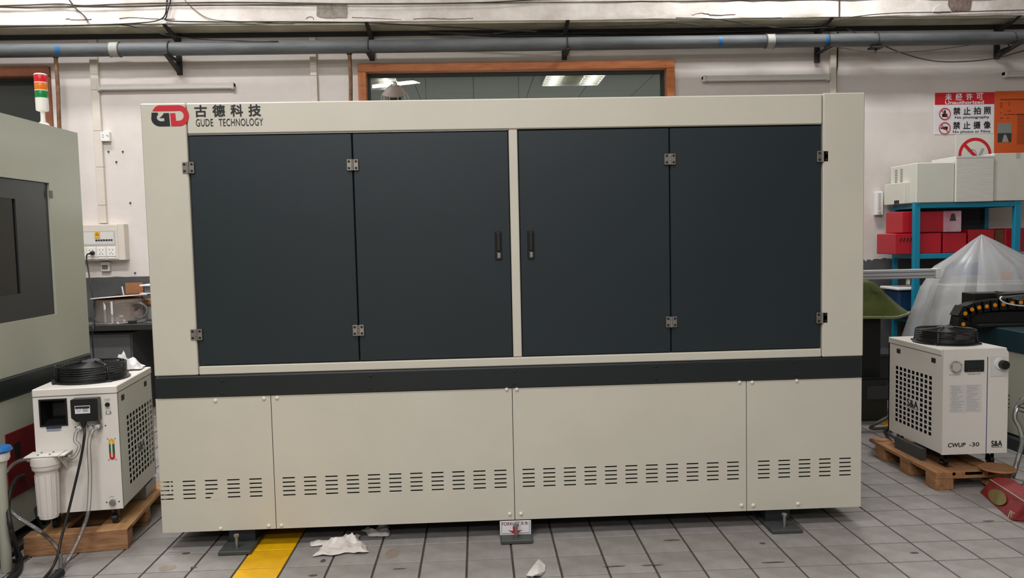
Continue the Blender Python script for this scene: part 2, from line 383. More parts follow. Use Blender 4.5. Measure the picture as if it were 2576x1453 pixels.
# lamp housings of the hall
hm = None
_lamp_where = ('over the left end of the back wall', 'over the right end of the back wall', 'above the left machine', 'above the right chiller', 'before the big cabinet, left of centre', 'before the big cabinet, right of centre', 'at the far left beside the viewer', 'turned at an angle above the viewer', 'above the viewer, right of centre', 'at the far right beside the viewer', 'furthest left behind the viewer', 'second from left behind the viewer', 'third from left behind the viewer', 'furthest right behind the viewer')
for k, (x, y, z, sx, sy, rz) in enumerate(LAMPS):
    r = thing('ceiling_lamp', (x, y, z+.02), 'white tube lamp '+_lamp_where[k], 'lamp', 'hall ceiling lamps', rz=math.radians(rz), local=True)
    MB().box(-sx/2-.03, -sy/2-.02, 0, sx/2+.03, sy/2+.02, .05, .005).build('housing', 'plastic_white', r)
    for s in (-.4, .4): MB().cyl((s, 0, .05), (s, 0, HC+.01-z-.02), .006, n=6).build('hanger', 'zinc', r)

# beam over the wall
BZ, BY = 3.302, 6.95
def wavy_slab(x0, x1, y0, y1, z0, z1, amp, mt, name, nseg=120, seed=0):
    """long plaster beam with slightly uneven face and lower edge"""
    mb = MB(); vs = []; rows = [(y1, z0), (y0, z0), (y0-.004, z0+(z1-z0)*.04), (y0, z0+(z1-z0)*.3), (y0, z1), (y1, z1)]
    for k in range(nseg+1):
        x = x0+(x1-x0)*k/nseg
        for q, (y, z) in enumerate(rows):
            a = amp*noise.noise(Vector((x*2.1, q*3.7, seed)))+amp*.6*noise.noise(Vector((x*7, q*2.2, seed+4)))
            vs.append((x, y+(a if 0 < q < 5 else 0), z+(a*.8 if q in (1, 2) else 0)))
    n = len(rows); fs = []
    for k in range(nseg):
        for q in range(n):
            fs.append((k*n+q, k*n+(q+1) % n, (k+1)*n+(q+1) % n, (k+1)*n+q))
    fs += [tuple(range(n)), tuple(range(nseg*n, nseg*n+n))]
    mb.add(vs, fs); return mb.build(name, mt, smooth=40)
bm_ = wavy_slab(XW0, XW1, BY, WY+.05, BZ+.004, 3.455, .006, 'beam_white', 'trim_1'); tag(bm_, 'white flaking plaster beam above the pipe', 'beam', kind='structure')
b2 = wavy_slab(XW0, XW1, BY-.012, WY+.05, 3.462, 4.2, .008, 'beam_white', 'trim_2', seed=9); tag(b2, 'upper plaster ledge of the beam', 'beam', kind='structure')
tag(MB().box(XW0, BY+.012, BZ-.012, XW1, WY, BZ+.004).build('trim_3', 'beam_soffit'), 'yellowed underside board of the beam', 'trim', kind='structure')
tag(MB().box(XW0, WY-.012, BZ-.055, XW1, WY, BZ-.012).build('trim_4', 'strip_dark'), 'dark strip under the beam', 'trim', kind='structure')  # narrow dark strip along the wall, tight below the beam
def patch(pxs, Y, mt, name, parent, seed=0, t=.012):
    pts = []
    P = [A(a, b, Y) for a, b in pxs]
    for i, p in enumerate(P):
        q = P[(i+1) % len(P)]
        for s in range(5):
            r = p.lerp(q, s/5); k = .006*noise.noise(Vector((r.x*20, r.z*20, seed))); pts.append((r.x+k, r.z+k))
    return MB().prism(pts, 0, t, lambda u, v, d: (u, Y-d+.006, v)).build(name, mt, parent)
patch([(797, 13), (873, 11), (873, 45), (812, 46), (797, 40)], BY, 'concrete', 'bare_concrete_patch', bm_)
patch([(2385, -2), (2443, -4), (2440, 24), (2420, 28), (2392, 26), (2384, 12)], BY, 'concrete_brown', 'bare_concrete_patch', bm_, 3)
patch([(2350, 20), (2365, 10), (2384, 24), (2388, 29), (2345, 31)], BY, 'beam_white', 'loose_plaster_flake', bm_, 5, .016)
# cracks along the beam's edge
for k, pts in enumerate((((165, 47), (195, 50), (230, 48)), ((300, 46), (335, 44), (380, 47), (440, 48)), ((885, 44), (940, 46), (1010, 50)), ((1040, 48), (1080, 46), (1130, 48), (1190, 46)), ((1740, 38), (1765, 33), (1800, 38), (1850, 36)), ((770, 48), (775, 43), (786, 43), (789, 50)))):
    MB().tube([p+Vector((0, 0, .006*noise.noise(Vector((p.x*40, k, 0))))) for p in spline([A(a, b, BY-.002) for a, b in pts], 9)], .0032, 5).build('crack', 'concrete_brown', bm_)
MB().box(A(2110, 0, BY).x-.003, BY-.022, 3.31, A(2110, 0, BY).x+.003, BY-.005, 3.7).build('joint', 'strip_dark', bm_)

# windows
def frame_window(name, x0, x1, z0, z1, wd, mt, label):
    y = WY
    r = thing(name, (x0, y, z0), None, None); r['kind'] = 'structure'; r['label'] = label
    for a in ((x0, z1-wd, x1, z1), (x0, z0, x1, z0+wd)): MB().box(a[0], y-.035, a[1], a[2], y+.05, a[3], .006).build('frame_rail', mt, r)
    for a in ((x0, x0+wd), (x1-wd, x1)): MB().box(a[0], y-.034, z0+wd, a[1], y+.05, z1-wd, .006).build('frame_stile', mt, r)
    rv = MB()
    for a in ((x0+wd, y+.05, z1-wd-.008, x1-wd, y+.2, z1-wd), (x0+wd, y+.05, z0+wd, x0+wd+.008, y+.2, z1-wd), (x1-wd-.008, y+.05, z0+wd, x1-wd, y+.2, z1-wd)): rv.box(*a)
    rv.build('reveal_board', 'reveal', r)
    MB().box(x0+wd, y+.17, z0+wd, x1-wd, y+.176, z1-wd).build('pane', 'pane_glass', r)
    return r
w1 = frame_window('window_1', WX0, WX1, WZ0, WZ1, .075, 'wood_frame', 'orange wooden window frame with grey glass')
MB().box(.42, WY+.165, WZ0+.07, .424, WY+.181, WZ1-.07).build('pane_joint', 'office_seam', w1)
MB().box(-.445, WY+.165, WZ0+.07, -.441, WY+.181, WZ1-.07).build('pane_joint', 'office_seam', w1)
w2 = frame_window('window_2', LX0, LX1, WZ0, WZ1+.015, .09, 'wood_frame_dark', 'brown wooden window frame at far left')
# office behind the glass
OYB, OZC = 11.6, 3.0
tag(MB().box(XW0, 12, 0, XW1, 12.15, 3.2).build('wall_office', 'office_grey'), 'grey office wall behind the glass', 'wall', kind='structure')
oc = MB().box(XW0, WY+.22, OZC+.004, XW1, 12, OZC+.1).build('ceiling_office', 'office_seam'); tag(oc, 'grey panelled office ceiling behind the glass', 'ceiling', kind='structure')
LIGHTS_O = [(.70, 7.58), (-1.34, 7.66)]
for ix in range(-6, 8):
    for iy in range(0, 3):
        x, y = -1.2+ix*.6, 7.43+iy*1.2
        if not (-1.9 < x < 2.2): continue
        MB().box(x+.004, y+.004, OZC-.002, x+.596, y+1.196, OZC+.006).build('ceiling_panel', 'office_grey', oc)
for k, (x, y) in enumerate(LIGHTS_O):
    r = thing('office_light', (x, y, OZC-.03), ('square louvre light seen through the right half of the window', 'square louvre light at the left end of the window')[k], 'lamp')
    mb = MB()
    for a in ((x, y, x+.6, y+.012), (x, y+.588, x+.6, y+.6), (x, y, x+.012, y+.6), (x+.588, y, x+.6, y+.6)): mb.box(a[0], a[1], OZC-.03, a[2], a[3], OZC-.002)
    mb.build('frame', 'plastic_white', r)
    for c in range(3):
        x0 = x+.02+c*.19; lit = c != 1
        MB().box(x0, y+.02, OZC-.010, x0+.18, y+.58, OZC-.004).build('reflector', 'emit_soft' if lit else 'louver', r)
        if lit: MB().cyl((x0+.09, y+.03, OZC-.02), (x0+.09, y+.57, OZC-.02), .012, n=8).build('tube', 'emit_lamp', r)
        for q in range(5): MB().box(x0, y+.07+q*.11, OZC-.03, x0+.18, y+.08+q*.11, OZC-.012).build('louvre_blade', 'louver', r)
area(.6, 9.6, 2.6, 340, 3.0, 1.2, (.92, 1, .98)); LAMPS.pop()  # added unseen fill light, brightens the office ceiling by bounce; no lamp body
# ------------------------------------------------------------------ pipe and brackets
PY = 6.98
pr = thing('overhead_pipe', (0, PY, 3.1), 'long grey pipe running under the plaster beam', 'pipe')
pz = lambda x: 3.103+(.006*(x+2)/3 if x > -2 else 0)*.9
pts = [(x*.5, PY, pz(x*.5)) for x in range(-13, 15)]
MB().tube(pts, .057, 20).build('pipe_run', 'pipe_grey', pr, smooth=50)
for px, wd in ((289, .075), (1936, .07)):
    x = A(px, 110, PY).x; MB().cyl((x-wd/2, PY, pz(x)), (x+wd/2, PY, pz(x)), .062, n=20).build('coupling', 'pipe_pale', pr, smooth=50)
    for s in (-1, 1): MB().cyl((x+s*(wd/2+.003)-.004, PY, pz(x)), (x+s*(wd/2+.003)+.004, PY, pz(x)), .065, n=20).build('coupling_lip', 'pipe_grey', pr, smooth=50)
for px in (151, 1809, 2077):
    x = A(px, 110, PY).x
    mb = MB(); n = 10; vs = []
    for d in (-.018, .018):
        for k in range(n+1):
            t = math.radians(150+80*k/n); vs.append((x+d, PY+.0585*math.cos(t), pz(x)-.0585*math.sin(t)+.01 if False else pz(x)+.0585*math.sin(t)))
    mb.add(vs, [(k, k+1, n+2+k, n+1+k) for k in range(n)]); mb.build('tape_mark', 'tape_blue', pr)
BR = (452, 936, 1420, 2056, 2508)
brl = ('black pipe bracket left of the orange window', 'black pipe bracket over the left end of the orange window', 'black pipe bracket over the right half of the orange window', 'black pipe bracket above the right wall tube lamp', 'black pipe bracket at the far right')
for k, px in enumerate(BR):
    yb = (188, 152, 150, 157, 148)[k]
    x = A(px, yb, WY-.02).x; zb = A(px, yb, WY-.02).z
    r = thing('pipe_bracket', (x, WY, zb), brl[k], 'bracket', 'pipe brackets')
    MB().box(x-.022, WY-.03, zb, x+.022, WY, 3.285, .002).build('upright', 'bracket', r)
    MB().box(x-.02, WY-.34, 3.035, x+.02, WY-.03, 3.045).build('arm', 'bracket', r)
    if k != 3: MB().prism([(WY-.03, zb+.01), (WY-.03, zb+.05), (WY-.31, 3.036), (WY-.34, 3.036)], -.016, .016, lambda u, v, d: (x+d, u, v)).build('brace', 'bracket', r)
    MB().prism([(WY-.03, 3.20), (WY-.03, 3.245), (WY-.30, 3.285), (WY-.33, 3.285)], -.016, .016, lambda u, v, d: (x+d, u, v)).build('top_brace', 'bracket', r)
    MB().tube([(x, PY+.062*math.cos(t), 3.105+.062*math.sin(t)) for t in (math.pi*q/8 for q in range(0, 17))], .005, 6).build('clamp_rod', 'bracket', r)
# pipe hanger clamps
def drop_pipe(px0, py0, px1, py1, Y, lab):
    a, b = A(px0, py0, Y), A(px1, py1, Y); b = Vector((a.x, Y, b.z-.25))
    r = thing('drop_pipe', (b.x, b.y, b.z), lab, 'pipe')
    MB().tube(spline([a+Vector((0, -.0, .05)), a.lerp(b, .3)+Vector((.004, 0, 0)), a.lerp(b, .7)-Vector((.003, 0, 0)), b], 6), .017, 10).build('pipe_run', 'rusty', r, smooth=60)
    MB().cyl(a+Vector((0, 0, .01)), a+Vector((0, 0, .055)), .024, n=10).build('elbow_fitting', 'bracket', r)
    MB().box(a.x-.05, Y-.02, a.z+.04, a.x+.05, Y+.02, a.z+.06).build('clamp', 'bracket', r)
drop_pipe(140, 148, 155, 312, PY+.02, 'thin rusty drop pipe beside the brown window at left')
drop_pipe(879, 140, 884, 252, PY+.02, 'thin rusty drop pipe beside the orange window')
r = thing('pipe_clamp', A(2203, 120, PY), 'small black clamp hanging under the pipe at right', 'clamp')
x = A(2203, 110, PY).x
MB().box(x-.05, PY-.05, 3.035, x+.05, PY+.05, 3.05).build('saddle', 'bracket', r); MB().cyl((x, PY, 3.0), (x, PY, 3.045), .01, n=8).build('stud', 'bracket', r)
MB().tube([(x, PY+.062*math.cos(t), 3.12+.062*math.sin(t)) for t in (2*math.pi*q/16 for q in range(16))], .004, 5, True).build('strap', 'bracket', r)

# trunking on the wall
def trunk(x, z0, z1, lab, joints=(), wd=.075, x1=None):
    r = thing('cable_trunking', (x, WY, z0), lab, 'trunking', 'vertical wall trunking')
    x1 = x if x1 is None else x1
    zz = [z0]+list(joints)+[z1]
    for a, b in zip(zz[:-1], zz[1:]):
        MB().box(x-wd/2, WY-.035, a+.001, x+wd/2, WY, b-.001, .003).build('trunk_cover', 'trunking', r)
    return r
xa = A(243, 300, WY).x
trunk(-3.355, 1.62, 3.24, 'cream wall trunking running down to the socket board', (1.78, 2.12, 2.44, 2.8), .07)
trunk(-1.43, 1.14, 3.24, 'cream wall trunking left of the orange window', (2.9,), .058)
trunk(3.325, 1.14, 3.24, 'cream wall trunking right of the orange window', (2.5,), .058)
tag(MB().tube(spline([(3.375, WY-.01, 3.24), (3.372, WY-.012, 2.95), (3.362, WY-.012, 2.85), (3.36, WY-.01, 2.6), (3.36, WY-.01, 1.2)], 8), .006, 6).build('wall_wire', 'cable_black'), 'thin black wire beside the right wall trunking', 'wire')
# dead tube lamps on the wall
def tube_fixture(px0, py0, px1, py1, lab):
    a, b = A(px0, py0, WY-.04), A(px1, py1, WY-.04); z = (a.z+b.z)/2
    r = thing('wall_tube_lamp', (a.x, WY, z), lab, 'lamp', 'unlit tube lamps on the wall')
    MB().box(a.x, WY-.05, z-.012, b.x, WY, z+.022, .004).build('housing', 'tube_lamp', r)
    MB().cyl((a.x+.02, WY-.045, z-.016), (b.x-.02, WY-.045, z-.016), .013, n=10).build('glass_tube', 'lamp_glass', r, smooth=50)
    for x in (a.x, b.x-.025): MB().box(x, WY-.062, z-.032, x+.025, WY, z+.024, .003).build('end_cap', 'tube_lamp', r)
tube_fixture(246, 217, 589, 217, 'unlit tube lamp on the wall left of the orange window')
tube_fixture(1768, 195, 2086, 195, 'unlit tube lamp on the wall right of the orange window')
tube_fixture(2527, 186, 2860, 182, 'unlit tube lamp above the orange poster')
# cables along beam and pipe
def cable(name, pts, r, mt, lab, k=8, Y=None):
    P = [A(p[0], p[1], p[2] if len(p) > 2 else Y) for p in pts]
    return tag(MB().tube(spline(P, k), r, 6).build(name, mt, smooth=60), lab, 'cable')
cable('cable', [(423, -30), (420, 0), (416, 35), (400, 50), (360, 57), (260, 62), (100, 66), (-60, 70)], .006, 'cable_black', 'black cable bending down from the beam and running left', Y=BY-.03)
cable('cable', [(432, -30), (428, 5), (419, 40), (424, 52), (520, 55), (700, 55), (900, 57), (1100, 66), (1350, 80)], .006, 'cable_black', 'black cable bending down from the beam and running right', Y=BY-.035)
cable('cable', [(168, -10), (190, 20), (212, 40), (222, 55)], .006, 'cable_grey', 'short grey cable hanging over the beam at left', Y=BY-.03)
cable('cable', [(460, -5), (490, 25), (530, 48), (600, 54), (740, 60)], .003, 'cable_grey', 'thin grey wire swooping along the left of the beam', Y=BY-.02)
cable('cable', [(-40, 16), (60, 13), (150, 10), (210, 14), (350, 9), (600, 6), (900, 10), (1150, 8), (1300, 2), (1450, -12)], .006, 'cable_grey', 'grey cable lying along the top ledge of the beam', Y=BY-.03)
cable('cable', [(290, 60), (340, 68), (400, 84), (470, 96), (600, 103), (700, 104)], .004, 'cable_black', 'thin black wire dipping behind the pipe at left', Y=BY-.02)
cable('cable', [(1240, 84), (1400, 70), (1540, 66), (1640, 62), (1700, 58), (1800, 68)], .004, 'cable_black', 'thin black wire across the beam underside in the middle', Y=BY-.01)
cable('cable', [(1700, 45), (1800, 48), (1890, 62), (1990, 72), (2100, 68)], .004, 'cable_black', 'black wire dipping over the beam edge right of centre', Y=BY-.02)
cable('cable', [(2090, 55), (2150, 42), (2250, 33), (2400, 30), (2620, 24)], .004, 'cable_grey', 'grey wire along the right of the beam', Y=BY-.02)
for k, (dy, rr) in enumerate(((0, .011), (7, .009), (13, .011), (19, .008))):
    cable('cable', [(1080, 80), (1240, 86+dy*.3), (1420, 84+dy*.4), (1600, 84+dy*.8), (1750, 82+dy*.8), (1950, 76+dy*.35), (2100, 68+dy*.1)], rr, 'cable_black',
          ('uppermost black cable sagging behind the pipe', 'second black cable sagging behind the pipe', 'third black cable sagging behind the pipe', 'lowest black cable sagging behind the pipe')[k], Y=WY-.09+.012*(k % 2))
cable('cable', [(2100, 118), (2200, 130), (2320, 128), (2480, 108), (2600, 96)], .004, 'cable_grey', 'thin wire hanging under the right end of the pipe', Y=6.9)
cable('cable', [(2130, 72), (2180, 95), (2260, 130), (2340, 152), (2420, 155), (2510, 145), (2600, 120)], .005, 'cable_grey', 'longer grey wire looping under the right end of the pipe', Y=7.02)

# ------------------------------------------------------------------ the big cabinet
XL, XR, ZT, ZM, ZB0, ZBB = -1.4865, 1.8129, 2.0442, .8134, .714, .0863
DEP = 1.75
mc = thing('laser_machine', (.16, FY+.8, 0), 'large cream machine cabinet with four dark doors in the centre', 'machine')
fr = lambda u, v, d: (u, FY+d, v)
CLR, CRL = -1.287, 1.615
# core and cladding
MB().box(XL+.02, FY+.03, .12, XR-.02, FY+DEP-.02, ZT-.02).build('inner_body', 'dark_inside', mc)
for x0, x1 in ((XL, XL+.018), (XR-.018, XR)):
    MB().box(x0, FY+.03, ZBB, x1, FY+DEP, ZT-.004, .002).build('side_panel', 'cream', mc)
MB().box(XL+.018, FY+.03, ZT-.02, XR-.018, FY+DEP, ZT-.003, .002).build('roof_panel', 'cream', mc)
MB().box(XL+.018, FY+DEP-.018, ZBB, XR-.018, FY+DEP, ZT-.02).build('rear_panel', 'cream', mc)
MB().box(XL, FY, ZM+.003, CLR-.002, FY+.05, ZT, .004).build('corner_post', 'cream', mc)
MB().box(CRL+.002, FY-.004, ZM+.003, XR, FY+.05, ZT+.003, .004).build('corner_post', 'cream', mc)
hd = MB().box(CLR+.001, FY+.002, 1.906, CRL-.001, FY+.05, ZT, .005).build('header', 'cream', mc)
MB().box(.155, FY+.004, .858, .195, FY+.05, 1.904, .003).build('mullion', 'cream', mc)
MB().box(CLR+.001, FY+.001, ZM+.003, CRL-.001, FY+.05, .856, .004).build('lower_rail', 'cream', mc)
doors = []
for x0, x1 in ((CLR+.003, -.558), (-.554, .152), (.198, .896), (.900, CRL-.003)):
    doors.append(MB().box(x0, FY+.008, .860, x1, FY+.035, 1.900, .003).build('door', 'charcoal', mc))
MB().box(CLR+.003, FY+.004, 1.9015, .153, FY+.02, 1.9045).build('seal_strip', 'zinc', mc)
def hinge(parent, x, z):
    y = FY+.002
    for s in (-1, 1):
        lf = MB().box(min(x+s*.004, x+s*.026), y-.006, z-.025, max(x+s*.004, x+s*.026), y+.005, z+.025, .0015).build('hinge_leaf', 'chrome', parent)
        for q in (-1, 1): MB().cyl((x+s*.016, y-.0075, z+q*.015), (x+s*.016, y-.004, z+q*.015), .006, n=10).build('screw', 'black_matt', parent)
    for a, b in ((-.025, -.009), (-.008, .008), (.009, .025)): MB().cyl((x, y-.006, z+a), (x, y-.006, z+b), .0055, n=10).build('hinge_knuckle', 'chrome', parent, smooth=50)
for x, d in ((-1.2885, 0), (-.556, 1), (.898, 2), (1.615, 3)):
    for z in (1.757, 1.003): hinge(doors[d], x, z)
for x, d in ((.097, 1), (.247, 2)):
    p = doors[d]; y = FY+.008
    h = MB().box(x-.0155, y-.006, 1.311, x+.0155, y+.002, 1.443, .002).build('handle', 'black_plastic', p, label='black swing handle')
    MB().box(x-.010, y-.016, 1.350, x+.010, y-.004, 1.437, .004).build('grip', 'black_matt', p)
    MB().box(x-.010, y-.014, 1.317, x+.010, y-.004, 1.349, .005).build('lock', 'chrome', p, label='chrome lock cylinder')
# dark band
bd = MB().box(XL+.004, FY-.008, ZB0, XR-.004, FY+.05, ZM+.001, .007).build('band', 'band', mc)
for px, py, py2 in ((559, 957, 988), (932, 944, 975), (1294, 933, 963), (1649, 921, 951), (1998, 910, 941)):
    for q in (py, py2):
        c = A(px, q, FY); MB().lathe([(.0075, 0), (.0065, -.003), (.003, -.0045), (.0005, -.005)], (c.x, FY-.0075, c.z), 10, 'Y').build('bolt', 'black_matt', bd)
# lower panels with louvre slots
PXS = [(XL, -.968), (-.965, .1435), (.1465, 1.2515), (1.2545, XR-.004)]
grp = [[420, 478, 531.6, 587.7, 643.5], [727, 781, 836, 889, 942, 995, 1048, 1102, 1154, 1206, 1259], [1330, 1382, 1433, 1485, 1536, 1588, 1639, 1690, 1741, 1793, 1844], [1921.5, 1973, 2024, 2075.4, 2126]]
panels = []
for k, ((x0, x1), g) in enumerate(zip(PXS, grp)):
    xs = [A(px, 1225-.04*(px-643), FY).x for px in g]
    a, b = xs[0], xs[-1]; xs = [a+(b-a)*i/(len(xs)-1) for i in range(len(xs))]
    holes = [(x-.0285, z-.0032, x+.0285, z+.0032) for x in xs for z in (.3245-.0201*q for q in range(5))]
    p = MB().holed(x0, ZBB, x1, ZB0-.002, .003, holes, fr).build('lower_panel', 'cream', mc); panels.append(p)
    fx = xs[2]
    if k == 0:
        MB().prism([(fx-.012, .232), (fx+.034, .232), (fx+.034, .287), (fx+.010, .268)], -.0006, .0004, fr).build('film_scrap', 'cream', p)
        MB().prism([(xs[0]+.012, .275), (xs[0]+.020, .275), (xs[0]+.018, .33), (xs[0]+.014, .33)], -.0006, .0004, fr).build('film_scrap', 'cream', p)
for k, px, py in ((0, 542, 1007), (0, 664, 1001.4), (1, 697, 1000), (0, 555, 1329), (0, 676, 1322), (1, 708, 1320.7), (1, 1274.5, 978.6), (2, 1300, 978.6), (1, 1282.4, 1292), (2, 1310.8, 1291.5), (2, 1860, 961), (3, 1892, 961), (3, 2004, 957), (2, 1865.5, 1270.5), (3, 1895, 1270.5), (3, 2007.5, 1266.6)):
    c = A(px, py, FY); MB().lathe([(.0095, 0), (.009, -.003), (.006, -.0055), (.001, -.0065)], (c.x, FY, c.z), 12, 'Y').build('screw_cap', 'cap_white', panels[k], smooth=60)
# feet
for x, wx in ((-1.137, .06), (.148, .075), (1.418, .06)):
    ft = MB().box(x-.074, FY-.085, .002, x+.074, FY+.20, .020, .003).build('foot_plate', 'foot_steel', mc)
    MB().box(x-wx, FY+(-.009 if wx > .07 else .04), .019, x+wx, FY+.19, .0845).build('leg', 'dark_steel', mc); MB().box(x-wx, FY+.06, .084, x+wx, FY+.19, .125).build('leg_top', 'dark_steel', mc)
    if True:
        MB().cyl((x, FY-.045, .018), (x, FY-.045, .075), .0075, n=10).build('levelling_bolt', 'zinc', mc, smooth=40)
        MB().cyl((x, FY-.045, .073), (x, FY-.045, .083), .0125, n=6).build('bolt_head', 'zinc', mc)
for x in (-1.137, .148, 1.418):
    MB().box(x-.05, FY+1.3, .0, x+.05, FY+1.42, .125).build('leg', 'dark_steel', mc)
MB().box(XL+.1, FY+.17, .10, XR-.1, FY+.25, .125).build('base_beam', 'dark_steel', mc)
# forklift notice on the middle foot
fy = FY-.012
P0, P1 = A(1257, 1300, fy), A(1336, 1346, fy); P0.z = .0855
sg = MB().box(P0.x, fy-.003, .0195, P1.x, fy+.002, P0.z, .001).build('forklift_notice', 'sign_white', mc, label='white forklift notice with red lettering')
def ft(px, py):
    q = A(px, py, fy-.003); return lambda u, v, d: (q.x+u, fy-.003-d, .0655+v)
text('FORKLIFT', .083, .0165, ft(1263, 1314.5), bold=.012).build('lettering', 'sign_dark_red', sg)
text('叉车', .038, .017, ft(1308.5, 1312), bold=.012).build('lettering', 'sign_dark_red', sg)
q = A(1296, 1327, fy); q.z = .043; ar = lambda u, v, d: (q.x+u, fy-d, q.z+v)
MB().prism([(-.011, .018), (.011, .018), (.011, -.004), (.034, -.001), (0, -.021), (-.034, -.001), (-.011, -.004)], .0032, .004, ar).build('arrow', 'sign_red', sg)
for a in ((P0.x+.007, .0265, P1.x-.007, .0278), (P0.x+.007, .0265, P0.x+.0083, P0.z), (P1.x-.0083, .0265, P1.x-.007, P0.z)): MB().box(a[0], fy-.004, a[1], a[2], fy-.003, a[3]).build('border_line', 'ink', sg)
# emblem and lettering on the header
lx, lz, lw, lh = -1.440, 1.9425, .1655, .0925
def lp(pts): return [(lx+u*lw, lz+v*lh) for u, v in pts]
def arc(cx, cy, rx, ry, a0, a1, n=10): return [(cx+rx*math.cos(math.radians(a0+(a1-a0)*i/n)), cy+ry*math.sin(math.radians(a0+(a1-a0)*i/n))) for i in range(n+1)]
red_top = [(.04, .73)]+[(.07, .82), (.12, .93), (.20, 1.0)]+arc(.74, .5, .26, .5, 90, -90, 18)+[(.52, 0), (.505, .62), (.64, .62), (.655, .25)]+arc(.74, .5, .125, .24, -80, 80, 12)+[(.62, .73)]
mb = MB().prism(lp(red_top), -.0012, .0005, lambda u, v, d: (u, FY-.0005+d, v)); mb.build('emblem', 'logo_red', hd, label='red and black emblem')
blk = [(.015, .66), (.17, .66)]+arc(.27, .43, .125, .19, 130, 270, 10)+[(.345, .25), (.345, .40), (.22, .40), (.30, .52), (.34, .63), (.475, .63), (.49, 0), (.24, 0)]+arc(.24, .38, .24, .38, 270, 165, 10)
MB().prism(lp(blk), -.0012, .0005, lambda u, v, d: (u, FY-.0005+d, v)).build('emblem', 'logo_black', hd, label='red and black emblem')
tf = lambda x, z: (lambda u, v, d: (x+u, FY-d+.001, z+v))
for k, ch in enumerate('古德科技'):
    text(ch, .053, .051, tf(-1.2485+k*.0795, 1.9825), bold=.026, thick=.0012).build('lettering', 'logo_black', hd)
text('GUDE', .076, .033, tf(-1.2455, 1.940), bold=.004, thick=.0012, sp=1.06).build('lettering', 'logo_black', hd)
text('TECHNOLOGY', .196, .033, tf(-1.1445, 1.9395), bold=.004, thick=.0012, sp=1.06).build('lettering', 'logo_black', hd)
# exhaust fan on the roof
c = A(993, 238, 4.7)
ef = thing('roof_fan', (c.x, c.y, ZT), 'round brown fan head standing on the cabinet roof before the window', 'fan')
T = Matrix.Translation((c.x, c.y, c.z+.005)) @ Matrix.Rotation(math.radians(24), 4, 'X')
MB(T).lathe([(.001, .05), (.03, .048), (.05, .03), (.068, .008), (.075, 0), (.072, -.006), (.001, -.008)], n=28).build('head_plate', 'fan_brown', ef, smooth=40)
MB(T).lathe([(.02, .045), (.02, .062), (.012, .07), (.001, .071)], n=16).build('motor_cap', 'zinc', ef, smooth=40)
for k in range(10):
    t = 2*math.pi*k/10; d = Vector((math.cos(t), math.sin(t), 0))
    MB(T).tube([d*.074, d*.082+Vector((0, 0, -.03)), d*.088+Vector((0, 0, -.08)), d*.086+Vector((0, 0, -.14))], .0022, 5).build('guard_wire', 'zinc', ef)
MB(T).lathe([(.035, -.012), (.045, -.05), (.045, -.12)], n=16).build('motor', 'black_matt', ef, smooth=40)
MB().cyl((c.x, c.y, ZT-.003), (c.x, c.y+.02, c.z-.06), .02, n=10).build('stand', 'dark_steel', ef)

# ------------------------------------------------------------------ left machine (same make, turned a quarter)
LX, LY1, LY0, LXB = -2.2, 4.47, 1.17, -3.95
lm = thing('laser_machine', (LX-.5, 3.0, 0), 'pale grey-green machine at the left edge with a dark window', 'machine')
fx_ = lambda u, v, d: (LX-d, u, v)
MB().box(LXB+.02, LY0+.02, .12, LX-.03, LY1-.02, ZT-.02).build('inner_body', 'dark_inside', lm)
for y0, y1 in ((LY0, LY0+.018), (LY1-.018, LY1)): MB().box(LXB, y0, ZBB, LX-.03, y1, ZT-.004, .002).build('side_panel', 'machine_side', lm)
MB().box(LXB, LY0+.018, ZT-.02, LX-.03, LY1-.018, ZT, .002).build('roof_panel', 'machine_side', lm)
WYa, WYb, WZa, WZb = 2.1, 4.15, 1.068, 1.746
mp = MB().holed(LY0, ZM+.003, LY1, ZT, .03, [(WYa, WZa, WYb, WZb)], fx_).build('front_shell', 'machine_side', lm)
dr = MB().holed(WYa+.002, WZa+.002, WYb-.002, WZb-.002, .02, [(WYa+.3, 1.195, 3.863, 1.65)], lambda u, v, d: (LX-.012-d, u, v)).build('door', 'door_grey', lm)
MB().box(LX-.03, WYa+.28, 1.18, LX-.02, 3.88, 1.665).build('viewing_glass', 'door_glass', dr)
MB().box(LX-.05, LY0+.006, ZB0, LX+.008, LY1-.006, ZM+.001, .007).build('band', 'band', lm)
for y0, y1 in ((LY0, 2.3), (2.303, 3.35), (3.353, LY1)):
    MB().box(LX-.03, y0, ZBB, LX, y1, ZB0-.002, .002).build('lower_panel', 'machine_side', lm)
MB().box(LX-.001, 3.642, .25, LX+.004, 4.2, .556, .001).build('red_hatch', 'dark_red', lm, label='dark red hatch')
MB().box(LX+.004, 3.70, .43, LX+.007, 3.745, .50).build('hatch_label', 'black_matt', lm)
MB().box(LX-.5, LY0+.1, .0, LX-.04, LY0+.3, .13).build('leg', 'dark_steel', lm); MB().box(LX-.5, 4.0, 0, LX-.04, 4.2, .13).build('leg', 'dark_steel', lm); MB().box(LX-.5, 3.3, 0, LX-.05, 3.5, .13).build('leg', 'dark_steel', lm)
c = SX(128, 489, LX); MB().box(LX, c.y-.018, c.z-.02, LX+.0008, c.y+.018, c.z+.02).build('tape_scrap', 'film_thin', lm)
